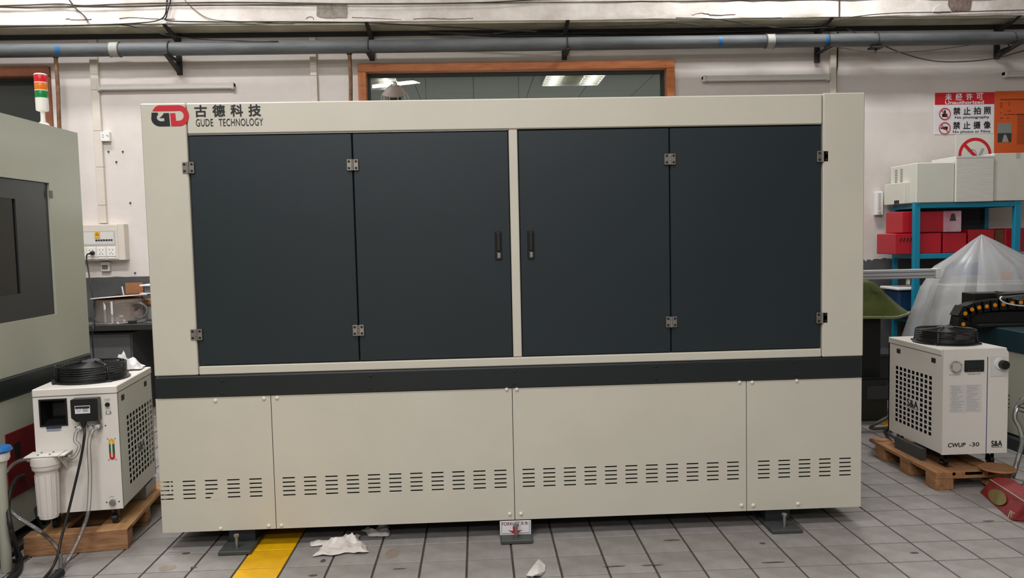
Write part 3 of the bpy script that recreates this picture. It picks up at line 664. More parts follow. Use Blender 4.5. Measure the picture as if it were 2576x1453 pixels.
# signal tower on its roof
tx, ty = -2.262, 4.245
st = thing('signal_tower', (tx, ty, ZT), 'red orange and green signal tower on the left machine', 'signal light')
MB().lathe([(.032, 0), (.032, .008), (.026, .02), (.013, .028), (.011, .05)], (tx, ty, ZT), 20).build('base', 'plastic_white', st, smooth=40)
MB().lathe([(.011, .045), (.011, .085), (.010, .086)], (tx, ty, ZT), 16).build('stem', 'plastic_white', st, smooth=40)
MB().lathe([(.012, .080), (.029, .086), (.0305, .092), (.0305, .147)], (tx, ty, ZT), 24).build('body', 'plastic_white', st, smooth=40)
z = .148
for nm in ('light_green', 'light_orange', 'light_red'):
    MB().lathe([(.030, z+.003), (.0305, z+.005), (.0305, z+.037), (.030, z+.039)], (tx, ty, ZT), 24).build('lens', nm, st, smooth=40)
    MB().lathe([(.031, z-.001), (.031, z+.003)], (tx, ty, ZT), 24).build('ring', 'plastic_white', st); z += .0405
MB().lathe([(.031, z-.001), (.031, z+.004), (.025, z+.007), (.001, z+.008)], (tx, ty, ZT), 24).build('cap', 'plastic_white', st, smooth=40)

# ------------------------------------------------------------------ chillers
CW, CDp, CH = .362, .55, .575      # body width, depth, height
def lx_(u, v, d): return (u, v, d)
def guard_fan(r, cx, cy, z, R=.155):
    """axial fan with black wire guard on top of a chiller, local coordinates"""
    MB().lathe([(R+.018, 0), (R+.018, .006), (R+.004, .012), (R+.002, .03), (R-.004, .03), (R-.004, 0)], (cx, cy, z), 40).build('fan_flange', 'black_plastic', r, smooth=40)
    hh = .075
    for k in range(6):
        q = .022+k*(hh-.022)/5
        MB().tube([(cx+R*math.cos(t), cy+R*math.sin(t), z+q) for t in (2*math.pi*i/44 for i in range(44))], .0042, 6, True).build('guard_ring', 'black_plastic', r, smooth=70)
    for k in range(9):
        rr = .05+k*.0125
        MB().tube([(cx+rr*math.cos(t), cy+rr*math.sin(t), z+hh+.004+.01*(1-rr/R)) for t in (2*math.pi*i/36 for i in range(36))], .0024, 5, True).build('guard_ring', 'black_plastic', r, smooth=70)
    for k in range(4):
        t = math.pi/4+math.pi/2*k; d = Vector((math.cos(t), math.sin(t), 0)); o = Vector((cx, cy, z))
        MB().tube([o+d*.045+Vector((0, 0, hh+.016)), o+d*(R-.02)+Vector((0, 0, hh+.006)), o+d*(R+.004)+Vector((0, 0, hh-.008)), o+d*(R+.006)+Vector((0, 0, .03)), o+d*(R+.012)+Vector((0, 0, .004))], .006, 6).build('guard_rib', 'black_plastic', r, smooth=60)
        MB().box(cx+d.x*(R+.012)-.014, cy+d.y*(R+.012)-.014, z, cx+d.x*(R+.012)+.014, cy+d.y*(R+.012)+.014, z+.01, .002).build('fan_tab', 'black_plastic', r)
    MB().lathe([(.05, .02), (.05, hh), (.044, hh+.016), (.02, hh+.02), (.001, hh+.02)], (cx, cy, z), 24).build('hub', 'grey_dark', r, smooth=40)
    for k in range(5):
        t0 = 2*math.pi*k/5; vs = []
        for i in range(5):
            rr = .05+(R-.062)*i/4; sw = .35*i/4
            for s, dz in ((-.28, -.018), (.28, .018)):
                t = t0+sw+s*(1+.25*i/4); vs.append((cx+rr*math.cos(t), cy+rr*math.sin(t), z+.045+dz))
        MB().add(vs, [(2*i, 2*i+1, 2*i+3, 2*i+2) for i in range(4)]).build('blade', 'grey_dark', r, smooth=60)
def caster(r, x, y, z0, z1):
    MB().box(x-.02, y-.02, z1-.012, x+.02, y+.02, z1).build('caster_plate', 'zinc', r)
    MB().cyl((x-.011, y, z0+.024), (x+.011, y, z0+.024), .024, n=16).build('caster_wheel', 'black_plastic', r, smooth=40)
    for s in (-1, 1):
        MB().cyl((x+s*.0125, y, z0+.024), (x+s*.0145, y, z0+.024), .012, n=12).build('caster_hub', 'zinc', r)
        MB().box(x+s*.013-.0015, y-.014, z0+.02, x+s*.013+.0015, y+.014, z1-.01).build('caster_fork', 'black_plastic', r)
def chiller_shell(r, side, zb, ht, ff, fs, top):
    """origin at the front-lower middle of the body; -y is the face seen, side=+1 right / -1 left carries the grille"""
    x = CW/2*side
    g0, gy, cs = .105, .105, .0375     # grille start, pitch
    holes = []
    nx, nz = 9, 12; pt = .0288; py_ = .0435 if side < 0 else .0475; hs = .0205; hw = py_*.66; y0 = .092 if side < 0 else .12; z0 = zb+.078
    for i in range(nx):
        for j in range(nz):
            if 3 <= i <= 5 and 4 <= j <= 5: continue
            a = y0+i*py_; b = z0+j*pt; holes.append((a, b, a+hw, b+hs))
    fn = lambda u, v, d: (x-side*d, u, v)
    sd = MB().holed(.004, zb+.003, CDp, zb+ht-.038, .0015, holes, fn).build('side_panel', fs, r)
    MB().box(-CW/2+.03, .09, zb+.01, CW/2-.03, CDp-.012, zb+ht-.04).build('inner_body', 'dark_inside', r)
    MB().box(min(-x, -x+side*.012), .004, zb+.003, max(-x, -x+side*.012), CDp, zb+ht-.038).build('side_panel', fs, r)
    MB().box(-CW/2, CDp-.012, zb+.003, CW/2, CDp, zb+ht-.038).build('rear_panel', ff, r)
    lid = MB().box(-CW/2-.002, -.003, zb+ht-.036, CW/2+.002, CDp+.002, zb+ht, .004).build('lid', top, r)
    for q in (.078, CDp-.112):
        MB().box(min(x, x+side*.0015)-.001, q-.02, zb+ht-.085, max(x, x+side*.0015)+.001, q+.02, zb+ht-.058, .002).build('latch_slot', 'black_matt', sd)
    yl = (lambda u: y0+3*py_+u) if side > 0 else (lambda u: y0+6*py_-.014-u)
    tfn = lambda u, v, d: (x+side*d, yl(u), z0+4*pt+.006+v)
    text('S&A', .115, .042, tfn, bold=.03, shear=.0).build('lettering', 'ink', sd)
    MB().prism([(0, -.006), (.115, -.006), (.115, -.0035), (0, -.0035)], .0005, .0012, lambda u, v, d: (x+side*d, yl(u), z0+4*pt+.006+v)).build('underline', 'ink', sd)
    for cx in (-CW/2+.05, CW/2-.05):
        for cy in (.05, CDp-.05): caster(r, cx, cy, 0, zb+.001)
    return sd, lid
# --- left chiller, rear side with hoses, turned a little
PALH = .098
lc = thing('water_chiller', (-1.878, 3.652, PALH), 'white water chiller with hoses and a filter on the left pallet', 'chiller', rz=math.radians(7), local=True)
zb, ht = .082, .585
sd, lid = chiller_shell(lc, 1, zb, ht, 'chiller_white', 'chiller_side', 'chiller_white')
ffn = lambda u, v, d: (u, d, v)
X0 = -CW/2
zq = lambda v: zb+ht*v            # height as a share of the body
uq = lambda u: X0+CW*u
face = MB().holed(X0, zb, CW/2, zb+ht-.038, .014, [(uq(.08), zq(.708), uq(.39), zq(.912))], ffn).build('rear_face', 'chiller_white', lc)
# inlet duct, a square black funnel
a0, a1, b0, b1 = uq(.08), uq(.39), zq(.708), zq(.912); cxm, czm = (a0+a1)/2, (b0+b1)/2
fm = MB(); ring0 = [(a0, -.002, b0), (a1, -.002, b0), (a1, -.002, b1), (a0, -.002, b1)]
rin = [(cxm+.03*sx, .07, czm+.03*sz) for sx, sz in ((-1, -1), (1, -1), (1, 1), (-1, 1))]
fm.add(ring0+rin, [(i, (i+1) % 4, (i+1) % 4+4, i+4) for i in range(4)]+[(4, 5, 6, 7)]); fm.build('duct_opening', 'black_plastic', face)
MB().holed(a0-.004, b0-.004, a1+.004, b1+.004, .004, [(a0+.003, b0+.003, a1-.003, b1-.003)], lambda u, v, d: (u, d-.004, v)).build('duct_rim', 'black_plastic', face)
# power box
p0, p1, q0, q1 = uq(.485), uq(.805), zq(.74), zq(.918)
pb = MB().prism([(p0, q0+.02), (p0+.02, q0), (p1, q0), (p1, q1-.004), (p1-.004, q1), (p0+.004, q1), (p0, q1-.004)], -.045, .002, ffn).build('power_box', 'black_plastic', lc)
MB().box(p0+.018, -.0462, q0+.038, p1-.033, -.045, q1-.030).build('rating_label', 'label_white', pb)
MB().box(p0+.020, -.0468, q1-.043, p1-.035, -.0462, q1-.033).build('label_header', 'ink', pb)
MB().tube([(p0+.035+.007*math.cos(t), -.0466, q0+.056+.007*math.sin(t)) for t in (2*math.pi*i/14 for i in range(14))], .0007, 4, True).build('label_mark', 'ink_grey', pb)
for k in range(4): MB().box(p0+.052, -.0468, q0+.047+k*.006, p1-.040-.004*(k % 2), -.0462, q0+.0495+k*.006).build('label_line', 'ink_grey', pb)
MB().cyl((p0+.047, -.03, q0+.004), (p0+.046, -.032, q0-.022), .015, .011, n=12).build('cable_gland', 'black_plastic', pb, smooth=40)
def ring_on(name, u, v, r1, mt, y0=0.0, y1=-.02, n=16, r2=None, parent=lc):
    return MB().cyl((uq(u), y0, zq(v)), (uq(u), y1, zq(v)), r1, r2, n=n).build(name, mt, parent, smooth=40)
ring_on('alarm_socket', .882, .851, .0105, 'black_matt', 0, -.006)
MB().box(uq(.855), -.003, zq(.775), uq(.92), .001, zq(.797), .001).build('serial_port', 'zinc', face); MB().box(uq(.868), -.0036, zq(.779), uq(.907), -.003, zq(.793)).build('serial_port_insert', 'label_white', face)
tl = lambda u, v: (lambda a, b, d: (uq(u)+a, -d, zq(v)+b))
for s, u, v, wd, hh in (('ALARM', .85, .89, .024, .005), ('OUTPUT', .85, .878, .024, .004), ('MODBUS', .852, .818, .024, .004), ('RS-485', .855, .804, .022, .004), ('INLET', .515, .718, .018, .005), ('OUTLET', .715, .718, .025, .005), ('DRAIN', .845, .1, .018, .0045)):
    text(s, wd, hh, tl(u, v)).build('lettering', 'ink_grey', face)
MB().box(uq(.14), -.001, zq(.66), uq(.32), .001, zq(.697)).build('name_plate', 'label_grey', face); MB().box(uq(.14), -.0016, zq(.681), uq(.32), -.001, zq(.697)).build('name_plate_band', 'ink_blue', face)
for k in range(3): MB().box(uq(.15), -.0016, zq(.663+.006*k), uq(.30), -.001, zq(.665+.006*k)).build('name_plate_line', 'ink_grey', face)
for u in (.558, .768):
    ring_on('hose_nut', u, .685, .0165, 'zinc', 0, -.018, 6); ring_on('hose_tail', u, .685, .010, 'plastic_white', -.016, -.036)
    for s in (-1, 1): ring_on('rivet', u+s*.075, .683, .003, 'black_matt', 0, -.002, 8)
# level gauge
gx, g0, g1 = uq(.905), zq(.405), zq(.575)
MB().prism([(gx-.012, g0+.012)]+[(gx+.012*math.cos(t), g0+.012+.012*math.sin(t)) for t in (math.pi+math.pi*i/8 for i in range(9))]+[(gx+.012, g0+.03), (gx-.012, g0+.03)], -.003, .001, ffn).build('gauge_zone', 'red', face)
MB().prism([(gx-.012, g0+.03), (gx+.012, g0+.03), (gx+.012, g1-.026), (gx-.012, g1-.026)], -.003, .001, ffn).build('gauge_zone', 'green', face)
MB().prism([(gx-.012, g1-.026), (gx+.012, g1-.026), (gx+.012, g1-.012)]+[(gx+.012*math.cos(t), g1-.012+.012*math.sin(t)) for t in (math.pi*i/8 for i in range(9))], -.003, .001, ffn).build('gauge_zone', 'yellow', face)
MB().box(gx-.0035, -.006, g0+.012, gx+.0035, -.002, g1-.012, .001).build('gauge_tube', 'lamp_glass', face)
for s in (-1, 1):
    for z_ in (g0, g1): MB().cyl((gx+s*.016, 0, z_), (gx+s*.016, -.003, z_), .0025, n=8).build('rivet', 'zinc', face)
ring_on('drain_cap', .88, .06, .0145, 'zinc', 0, -.016, 6)
for s in (-1, 1): ring_on('rivet', .88+s*.075, .06, .003, 'black_matt', 0, -.002, 8)
guard_fan(lc, -.005, .235, zb+ht)
# filter housing on the left of the face
fu, fyv = uq(.175), -.058
fz1 = zq(.50)
fb = MB().box(fu-.075, -.10, fz1, fu+.095, -.002, fz1+.004).build('filter_bracket', 'chiller_white', lc)
MB().prism([(-.002, fz1-.09), (-.002, fz1+.004), (-.10, fz1+.004), (-.10, fz1-.005)], 0, .003, lambda u, v, d: (fu+.068+d, u, v)).build('filter_bracket_side', 'chiller_white', lc)
for s in (-.025, .025):
    for t in (-.035, -.075): MB().cyl((fu+s, t, fz1+.003), (fu+s, t, fz1+.008), .005, n=8).build('bracket_screw', 'zinc', fb)
MB().lathe([(.060, -.003), (.062, -.012), (.062, -.040), (.058, -.044), (.058, -.056), (.056, -.062), (.044, -.074)], (fu, fyv, fz1), 28).build('filter_head', 'filter_white', lc, smooth=35)
fbody = MB().lathe([(.046, -.062), (.0465, -.080), (.043, -.250), (.040, -.2880), (.030, -.293)], (fu, fyv, fz1), 28).build('filter_bowl', 'filter_white', lc, smooth=35)
for k in range(14):
    t = 2*math.pi*k/14; d = Vector((math.cos(t), math.sin(t), 0)); o = Vector((fu, fyv, fz1))
    MB().tube([o+d*.0465+Vector((0, 0, -.085)), o+d*.0412+Vector((0, 0, -.275))], .0028, 5).build('bowl_rib', 'filter_white', fbody)
MB().cyl((fu+.058, fyv, fz1-.018), (fu+.094, fyv, fz1-.018), .010, n=12).build('filter_port', 'chrome', lc, smooth=40); MB().cyl((fu+.09, fyv, fz1-.018), (fu+.106, fyv, fz1-.018), .0135, n=6).build('port_nut', 'chrome', lc)
MB().cyl((fu-.075, fyv, fz1-.018), (fu-.058, fyv, fz1-.018), .010, n=12).build('filter_port', 'filter_white', lc, smooth=40)
# hoses in world coordinates
LM = Matrix.Translation(lc.location) @ Matrix.Rotation(math.radians(7), 4, 'Z')
wq = lambda u, y, v: LM @ Vector((uq(u), y, zq(v)))
def hose(name, pts, rad, mt, lab, cat, k=10, n=10):
    return tag(MB().tube(spline(pts, k), rad, n).build(name, mt, smooth=70), lab, cat)
hose('water_hose', [wq(.558, -.03, .685), wq(.545, -.055, .66), wq(.53, -.06, .60), LM @ Vector((fu+.145, -.06, fz1+.03)), LM @ Vector((fu+.12, fyv, fz1-.017)), LM @ Vector((fu+.09, fyv, fz1-.018))], .0075, 'hose_clear', 'clear hose from the chiller inlet to the white filter', 'hose')
end = G(150, 1438, .03)
hose('water_hose', [wq(.768, -.03, .685), wq(.735, -.06, .66), wq(.70, -.07, .56), wq(.69, -.07, .30), A(222, 1285, 3.56), A(208, 1330, 3.53), A(190, 1372, 3.49), A(168, 1412, 3.44), end], .0085, 'hose_clear', 'long clear hose hanging down the left chiller to the floor', 'hose')
hose('water_hose', [end, G(153, 1405, .05), G(138, 1370, .08), A(100, 1335, 3.42), A(60, 1310, 3.42), A(30, 1288, 3.44), A(12, 1262, 3.46), A(4, 1230, 3.5), A(8, 1200, 3.52), A(30, 1170, 3.56), LM @ Vector((fu-.10, fyv, fz1-.017)), LM @ Vector((fu-.07, fyv, fz1-.018))], .0085, 'hose_clear', 'clear hose arching from the white filter round to the floor', 'hose')
hose('power_cable', [wq(.485, -.03, .74)+Vector((.047, 0, -.02)), A(213, 1090, 3.58), A(204, 1150, 3.57), A(188, 1220, 3.55), A(171, 1290, 3.52), A(155, 1350, 3.48), A(146, 1392, 3.44), A(133, 1425, 3.41), G(112, 1452, .008), G(80, 1490, .008)], .0058, 'cable_black', 'black power cable hanging from the left chiller', 'cable')
tg = thing('hose_sleeve', (end.x, end.y, 0), 'black foam sleeve joining the clear hoses on the floor', 'sleeve')
e2 = G(112, 1475, .02); e3 = G(140, 1480, .02); e1 = end+Vector((0, 0, -.004))
MB().tube([e1, e1.lerp(e2, .5), e2], .017, 12).build('sleeve_tube', 'black_matt', tg, smooth=60); MB().cyl(e1+Vector((.004, .01, 0)), e1-Vector((.004, .008, 0)), .019, n=12).build('sleeve_collar', 'black_plastic', tg, smooth=40)
# white cloth behind the fan
hc = [LM @ Vector(q) for q in ((.02, .43, zb+ht), (.16, .42, zb+ht), (.165, .535, zb+ht), (-.02, .54, zb+ht))]
cl = crumple(hc, .12, 26, 4, 10, .004, .12).build('cloth', 'cloth_white', smooth=35); tag(cl, 'crumpled white cloth on the left chiller behind its fan', 'cloth')
# left pallet
def pallet(name, lab, loc, rz, wd, dp, mt_top, mt_end, planks, skirt=True):
    r = thing(name, loc, lab, 'pallet', rz=rz, local=True)
    for x0, x1 in planks: MB().box(x0, 0.0, PALH-.020, x1, dp, PALH, .002).build('plank', mt_top, r)
    return r
lp_ = pallet('wooden_pallet', 'plywood-edged pallet under the left chiller', (-1.886, 3.605, 0), math.radians(7), .46, .72, 'pine', 'ply', [(.085, .222), (-.17, -.07)])
for y0 in (0.0, .64): MB().box(-.225, y0-.004 if y0 == 0 else y0, 0, .222, y0+.075, PALH-.002-(0.018 if y0 else 0), .003).build('bearer', 'ply', lp_)
MB().box(-.225, .30, 0, .222, .36, PALH-.021).build('bearer', 'ply', lp_)
MB().box(.10, .42, PALH, .19, .60, PALH+.07, .002).build('support_bracket', 'zinc', lp_)
# --- right chiller, front side
rc = thing('water_chiller', (2.5135+CW/2, 4.10, PALH), 'white water chiller with round gauge and small screen on the right pallet', 'chiller', local=True)
zb, ht = .075, .58
sd, lid = chiller_shell(rc, -1, zb, ht, 'chiller_white', 'chiller_white', 'chiller_white')
rr = .035; x1 = CW/2+.004
prof = [(X0, zb), (x1, zb), (x1, zb+ht-rr)]+[(x1-rr+rr*math.cos(math.radians(t)), zb+ht-rr+rr*math.sin(math.radians(t))) for t in range(0, 91, 15)]+[(X0, zb+ht)]
gxv = uq(.685)
rf = MB().prism(prof, -.012, .004, ffn).build('front_face', 'chiller_white', rc)
MB().box(gxv-.002, -.0127, zb, gxv+.002, -.0118, zb+ht-.045).build('seam', 'ink_blue', rf)
FYC = -.0125
def fr_ring(name, u, v, r1, mt, y1, n=20, r2=None, y0=FYC): return MB().cyl((uq(u), y0, zq(v)), (uq(u), y1, zq(v)), r1, r2, n=n).build(name, mt, rf, smooth=40)
fr_ring('gauge_bezel', .185, .838, .031, 'chrome', FYC-.012, 24); fr_ring('gauge_face', .185, .838, .025, 'dial', FYC-.0135, 24)
for k in range(5):
    t = 2*math.pi*k/5+.4; MB().cyl((uq(.185)+.028*math.cos(t), FYC-.011, zq(.838)+.028*math.sin(t)), (uq(.185)+.028*math.cos(t), FYC-.0165, zq(.838)+.028*math.sin(t)), .0035, n=8).build('bezel_screw', 'zinc', rf)
MB().box(uq(.32), FYC-.007, zq(.785), uq(.625), FYC, zq(.895), .003).build('display_bezel', 'black_plastic', rf); MB().box(uq(.335), FYC-.0076, zq(.82), uq(.61), FYC-.006, zq(.887)).build('display_glass', 'screen', rf)
for k in range(4): MB().box(uq(.37+.055*k), FYC-.0082, zq(.795), uq(.395+.055*k), FYC-.006, zq(.81)).build('display_key', 'grey_dark', rf)
MB().prism([(uq(.725)+a, zq(.735)+b) for a, b in ((.004, 0), (.076, 0), (.08, .004), (.08, .106), (.076, .11), (.004, .11), (0, .106), (0, .004))], FYC-.002, FYC, ffn).build('switch_plate', 'sticker', rf)
fr_ring('switch_bezel', .87, .855, .031, 'plastic_white', FYC-.010, 24); fr_ring('switch_knob', .90, .848, .0255, 'black_plastic', FYC-.034, 20, .024, FYC-.009)
rt = lambda u, v: (lambda a, b, d: (uq(u)+a, FYC-d, zq(v)+b))
text('CWUP', .098, .0225, rt(.09, .072), bold=.025, shear=.12).build('lettering', 'ink', rf); text('-30', .056, .0225, rt(.42, .072), bold=.012).build('lettering', 'ink', rf)
text('S&A', .060, .030, rt(.765, .068), bold=.03).build('lettering', 'ink', rf); MB().prism([(uq(.765), zq(.056)), (uq(.765)+.06, zq(.056)), (uq(.765)+.06, zq(.06)), (uq(.765), zq(.06))], FYC-.0008, FYC, ffn).build('underline', 'ink', rf)
text('FLOW METER', .06, .006, rt(.09, .757)).build('lettering', 'ink_grey', rf); text('TEMPERATURE', .072, .006, rt(.375, .757)).build('lettering', 'ink_grey', rf); text('POWER SWITCH', .058, .006, rt(.755, .757)).build('lettering', 'ink_grey', rf)
nb = MB().box(uq(.10), FYC-.0008, zq(.405), uq(.60), FYC, zq(.665)).build('notice_sticker', 'sticker', rf)
random.seed(3)
for cx_ in (.115, .355):
    for k in range(17):
        L = .03+.045*random.random(); v = .65-.0145*k
        MB().box(uq(cx_)+(.006 if k % 4 else 0), FYC-.0013, zq(v), uq(cx_)+L+.006, FYC-.0008, zq(v)+.0025).build('notice_line', 'ink_faint', nb)
guard_fan(rc, .0, .265, zb+ht)
rp = pallet('wooden_pallet', 'rough brown pallet under the right chiller', (2.63, 4.02, 0), 0, .46, .72, 'pallet_brown', 'pallet_brown', [(-.19, -.08), (-.03, .07), (.10, .19)])
for y0 in (.03, .29, .57):
    MB().box(-.19, y0-.03, PALH-.038, .235, y0+.07, PALH-.02, .002).build('stringer', 'pallet_brown', rp)
    for x0 in (-.19, .13): MB().box(x0, y0-.03, 0, x0+.1, y0+.07, PALH-.038, .003).build('block', 'pallet_brown', rp)
MB().box(-.10, .0, PALH-.02, .245, .09, PALH-.001, .002).build('plank', 'pallet_brown', rp)
MB().box(.10, -.01, .012, .245, .06, .035, .002).build('plank', 'pallet_brown', rp)
MB().box(-.145, .22, PALH, -.115, .50, PALH+.068).build('support_bracket', 'foot_steel', rp)
hose('power_cable', [(2.56, 4.70, .25), (2.46, 4.76, .16), G(2228, 1075, .02)+Vector((.05, 0, 0)), G(2226, 1080, .02), G(2250, 1100, .05), G(2275, 1108, .12), (2.60, 4.34, .115)], .011, 'cable_grey', 'grey cable curling behind the right chiller', 'cable')

# ------------------------------------------------------------------ left background: bench and wall fittings
TY = 6.45; tz = .775
tb = thing('workbench', (-3.2, 6.8, 0), 'dark workbench against the wall behind the left machine', 'bench')
MB().box(-4.3, TY, tz-.05, -2.0, WY-.01, tz, .004).build('bench_top', 'desk', tb)
for x in (-4.25, -2.1):
    for y in (TY+.04, WY-.1): MB().box(x, y, 0, x+.05, y+.05, tz-.05).build('leg', 'black_matt', tb)
MB().box(-4.2, WY-.06, .15, -2.05, WY-.03, tz-.05).build('back_board', 'black_matt', tb)
cb = thing('steel_cabinet', (-3.05, 6.8, 0), 'grey steel cabinet under the dark workbench', 'cabinet')
MB().box(-3.24, TY+.1, .0, -2.88, WY-.1, .70, .006).build('carcass', 'cabinet_grey', cb); MB().box(-3.23, TY+.085, .05, -2.89, TY+.1, .69, .004).build('door', 'cabinet_grey', cb)
MB().box(-3.21, TY+.07, .38, -3.19, TY+.086, .42, .003).build('handle', 'chrome', cb)
# tubing reel
rc0 = A(300, 780, 6.67); rx, ry = rc0.x, 6.68
rl = thing('tubing_reel', (rx, ry, tz), 'wrapped tubing reel with white disc on the workbench', 'reel')
MB().lathe([(.195, .001), (.195, .012)], (rx, ry, tz), 32).build('lower_disc', 'foam_white', rl)
MB().lathe([(.10, .012), (.172, .02), (.178, .10), (.172, .20), (.10, .205)], (rx, ry, tz), 32).build('coil', 'coil', rl, smooth=40)
T = Matrix.Translation((rx, ry, tz+.212)) @ Matrix.Rotation(math.radians(-3), 4, 'X') @ Matrix.Rotation(math.radians(-3.5), 4, 'Y')
MB(T).lathe([(.215, -.004), (.217, 0), (.213, .005)], n=36).build('upper_disc', 'foam_white', rl)
mb = MB(); n = 30; vs = []
for k in range(n):
    t = 2*math.pi*k/n
    for q in range(5):
        r_ = (.215, .200, .190, .188, .195)[q]+.022*noise.noise(Vector((math.cos(t)*3, math.sin(t)*3, q*1.7)))
        vs.append((rx+r_*math.cos(t), ry+r_*math.sin(t), tz+.004+q*.047))
mb.add(vs, [(k*5+q, ((k+1) % n)*5+q, ((k+1) % n)*5+q+1, k*5+q+1) for k in range(n) for q in range(4)]); mb.build('film_wrap', 'film_thin', rl, smooth=25)
for t in (-1.75, -1.45):
    MB().box(rx+.19*math.cos(t)-.008, ry+.19*math.sin(t)-.003, tz+.01, rx+.19*math.cos(t)+.008, ry+.19*math.sin(t)+.003, tz+.19).build('spacer', 'foam_white', rl)
MB().tube(spline([(rx+.15, ry-.10, tz+.15), (rx+.22, ry-.12, tz+.165), (rx+.27, ry-.11, tz+.12), (rx+.25, ry-.10, tz+.06), (rx+.17, ry-.10, tz+.04)], 8), .010, 8).build('tube_end', 'hose_clear', rl, smooth=60)
def carton(name, x0, x1, y0, y1, z0, z1, mt, lab, flap=None, tape=True, cat='box'):
    r = thing(name, ((x0+x1)/2, (y0+y1)/2, z0), lab, cat)
    t = .004
    MB().box(x0, y0, z0, x1, y1, z1, .003).build('body', mt, r)
    if tape: MB().box((x0+x1)/2-.02, y0-.0008, z1-.05, (x0+x1)/2+.02, y1, z1+.0008).build('tape', 'label_grey', r)
    if flap: MB().box(*flap).build('flap', mt, r)
    return r
ob = A(275, 742, 6.95); oe = A(360, 735, 6.95)
op = thing('open_carton', (ob.x+.2, 7.0, tz), 'open brown carton behind the tubing reel', 'box')
for a in ((ob.x, 6.92, ob.x+.004, 7.16), (oe.x, 6.92, oe.x+.004, 7.16)): MB().box(a[0], a[1], tz, a[2], a[3], .985).build('side', 'cardboard_dark', op)
for y in (6.92, 7.156): MB().box(ob.x, y, tz, oe.x+.004, y+.004, .985).build('side', 'cardboard_dark', op)
MB().box(ob.x, 6.92, tz, oe.x, 7.16, tz+.004).build('bottom', 'cardboard_dark', op)
fa, fb_ = A(317, 735, 7.17), A(360, 710, 7.17)
MB().box(fa.x, 7.162, fa.z-.05, fb_.x, 7.168, fb_.z, .001).build('flap', 'cardboard', op)
a = A(307, 720, 7.0); b = A(317, 742, 7.0); MB().tube([a, b-Vector((0, 0, .15))], .006, 6).build('packing_strip', 'foam_white', op)
c0 = A(361, 790, 6.82); c1 = A(361, 766, 6.82)
cr = carton('carton', c0.x, c0.x+.22, 6.82, 6.92, tz, c1.z, 'label_grey', 'small pale carton with brown top at the right end of the bench', tape=False)
MB().box(c0.x-.012, 6.79, c1.z, c0.x+.23, 6.92, c1.z+.045, .003).build('top_flap', 'cardboard', cr)
st2 = thing('tray_stack', (A(375, 740, 7.0).x, 7.0, c1.z+.047), 'two white lids stacked behind the small carton', 'tray')
xx = A(362, 740, 6.98).x
MB().box(xx, 6.93, tz, xx+.2, 7.1, .99).build('tin', 'cabinet_grey', st2); MB().box(xx-.012, 6.92, .99, xx+.21, 7.11, 1.0, .003).build('lid', 'foam_white', st2); MB().box(xx+.02, 6.95, 1.0, xx+.2, 7.1, 1.06).build('tin', 'cabinet_grey', st2); MB().box(xx-.01, 6.92, 1.06, xx+.21, 7.11, 1.072, .003).build('lid', 'foam_white', st2)
bx_ = A(331, 805, 6.5); tag(MB().box(bx_.x-.03, 6.5, tz+.001, bx_.x+.03, 6.53, tz+.026, .002).build('metal_block', 'dark_steel'), 'small dark block on the front edge of the bench', 'block')
fm_ = [Vector((rx-.21, TY+.02, tz)), Vector((rx+.14, TY+.03, tz)), Vector((rx+.12, TY+.09, tz)), Vector((rx-.23, TY+.10, tz))]
tag(crumple(fm_, .03, 20, 2, 18, .002).build('film_scrap', 'film_thin', smooth=30), 'crumpled clear film lying before the tubing reel', 'film')
fm_ = [Vector((rx+.24, TY+.06, tz)), Vector((rx+.5, TY+.06, tz)), Vector((rx+.5, TY+.17, tz)), Vector((rx+.26, TY+.17, tz))]
tag(crumple(fm_, .025, 16, 5, 18, .002).build('film_scrap', 'film_thin', smooth=30), 'crumpled clear film at the right end of the bench', 'film')
# distribution board
d0, d1 = A(205, 565, 7.1), A(306, 651, 7.1)
x0, x1, z0, z1 = d0.x-.13, -3.145, 1.288, 1.612
dbx = thing('socket_board', (x0, WY, z0), 'cream distribution board with sockets beside the left machine', 'electrical box')
MB().box(x0, WY-.09, z0, x1, WY, z1, .004).build('case', 'trunking', dbx)
y = WY-.09; fx1 = x1-.055
MB().box(x0, y-.006, z0+.01, fx1, y, z1-.008, .002).build('front_plate', 'trunking', dbx)
wnd = MB().box(x0, y-.009, z0+.135, fx1-.02, y-.004, z1-.055, .002).build('breaker_cover', 'label_grey', dbx)
MB().box(x0+.01, y-.0095, z0+.15, fx1-.035, y-.008, z1-.07).build('breaker_window', 'lamp_glass', wnd)
for k in range(7):
    xq = fx1-.06-k*.022; MB().box(xq, y-.014, z0+.175, xq+.016, y-.009, z0+.188).build('breaker_lever', 'black_matt', wnd)
xw = A(246, 590, y).x; zw = A(246, 590, y).z
wp = MB().box(xw-.023, y-.0135, zw-.03, xw+.023, y-.009, zw+.025).build('warning_plate', 'yellow', dbx)
MB().prism([(xw-.016, zw-.006), (xw+.016, zw-.006), (xw, zw+.02)], y-.0142, y-.0135, lambda u, v, d: (u, d, v)).build('warning_triangle', 'ink', wp); MB().prism([(xw-.010, zw-.002), (xw+.010, zw-.002), (xw, zw+.014)], y-.0147, y-.014, lambda u, v, d: (u, d, v)).build('warning_triangle_fill', 'yellow', wp)
for k in range(4):
    xq = fx1-.10-k*.087
    sk = MB().box(xq, y-.012, z0+.035, xq+.078, y-.005, z0+.12, .003).build('socket', 'plastic_white', dbx)
    for dx, dz in ((.025, .06), (.053, .06), (.039, .035), (.026, .022), (.052, .022)): MB().box(xq+dx-.003, y-.0125, z0+.035+dz-.004, xq+dx+.003, y-.012, z0+.035+dz+.004).build('socket_slot', 'ink', sk)
    MB().box(xq+.008, y-.010, z0+.015, xq+.07, y-.004, z0+.030, .002).build('label_tab', 'plastic_white', dbx)
pc = A(233, 636, y-.02)
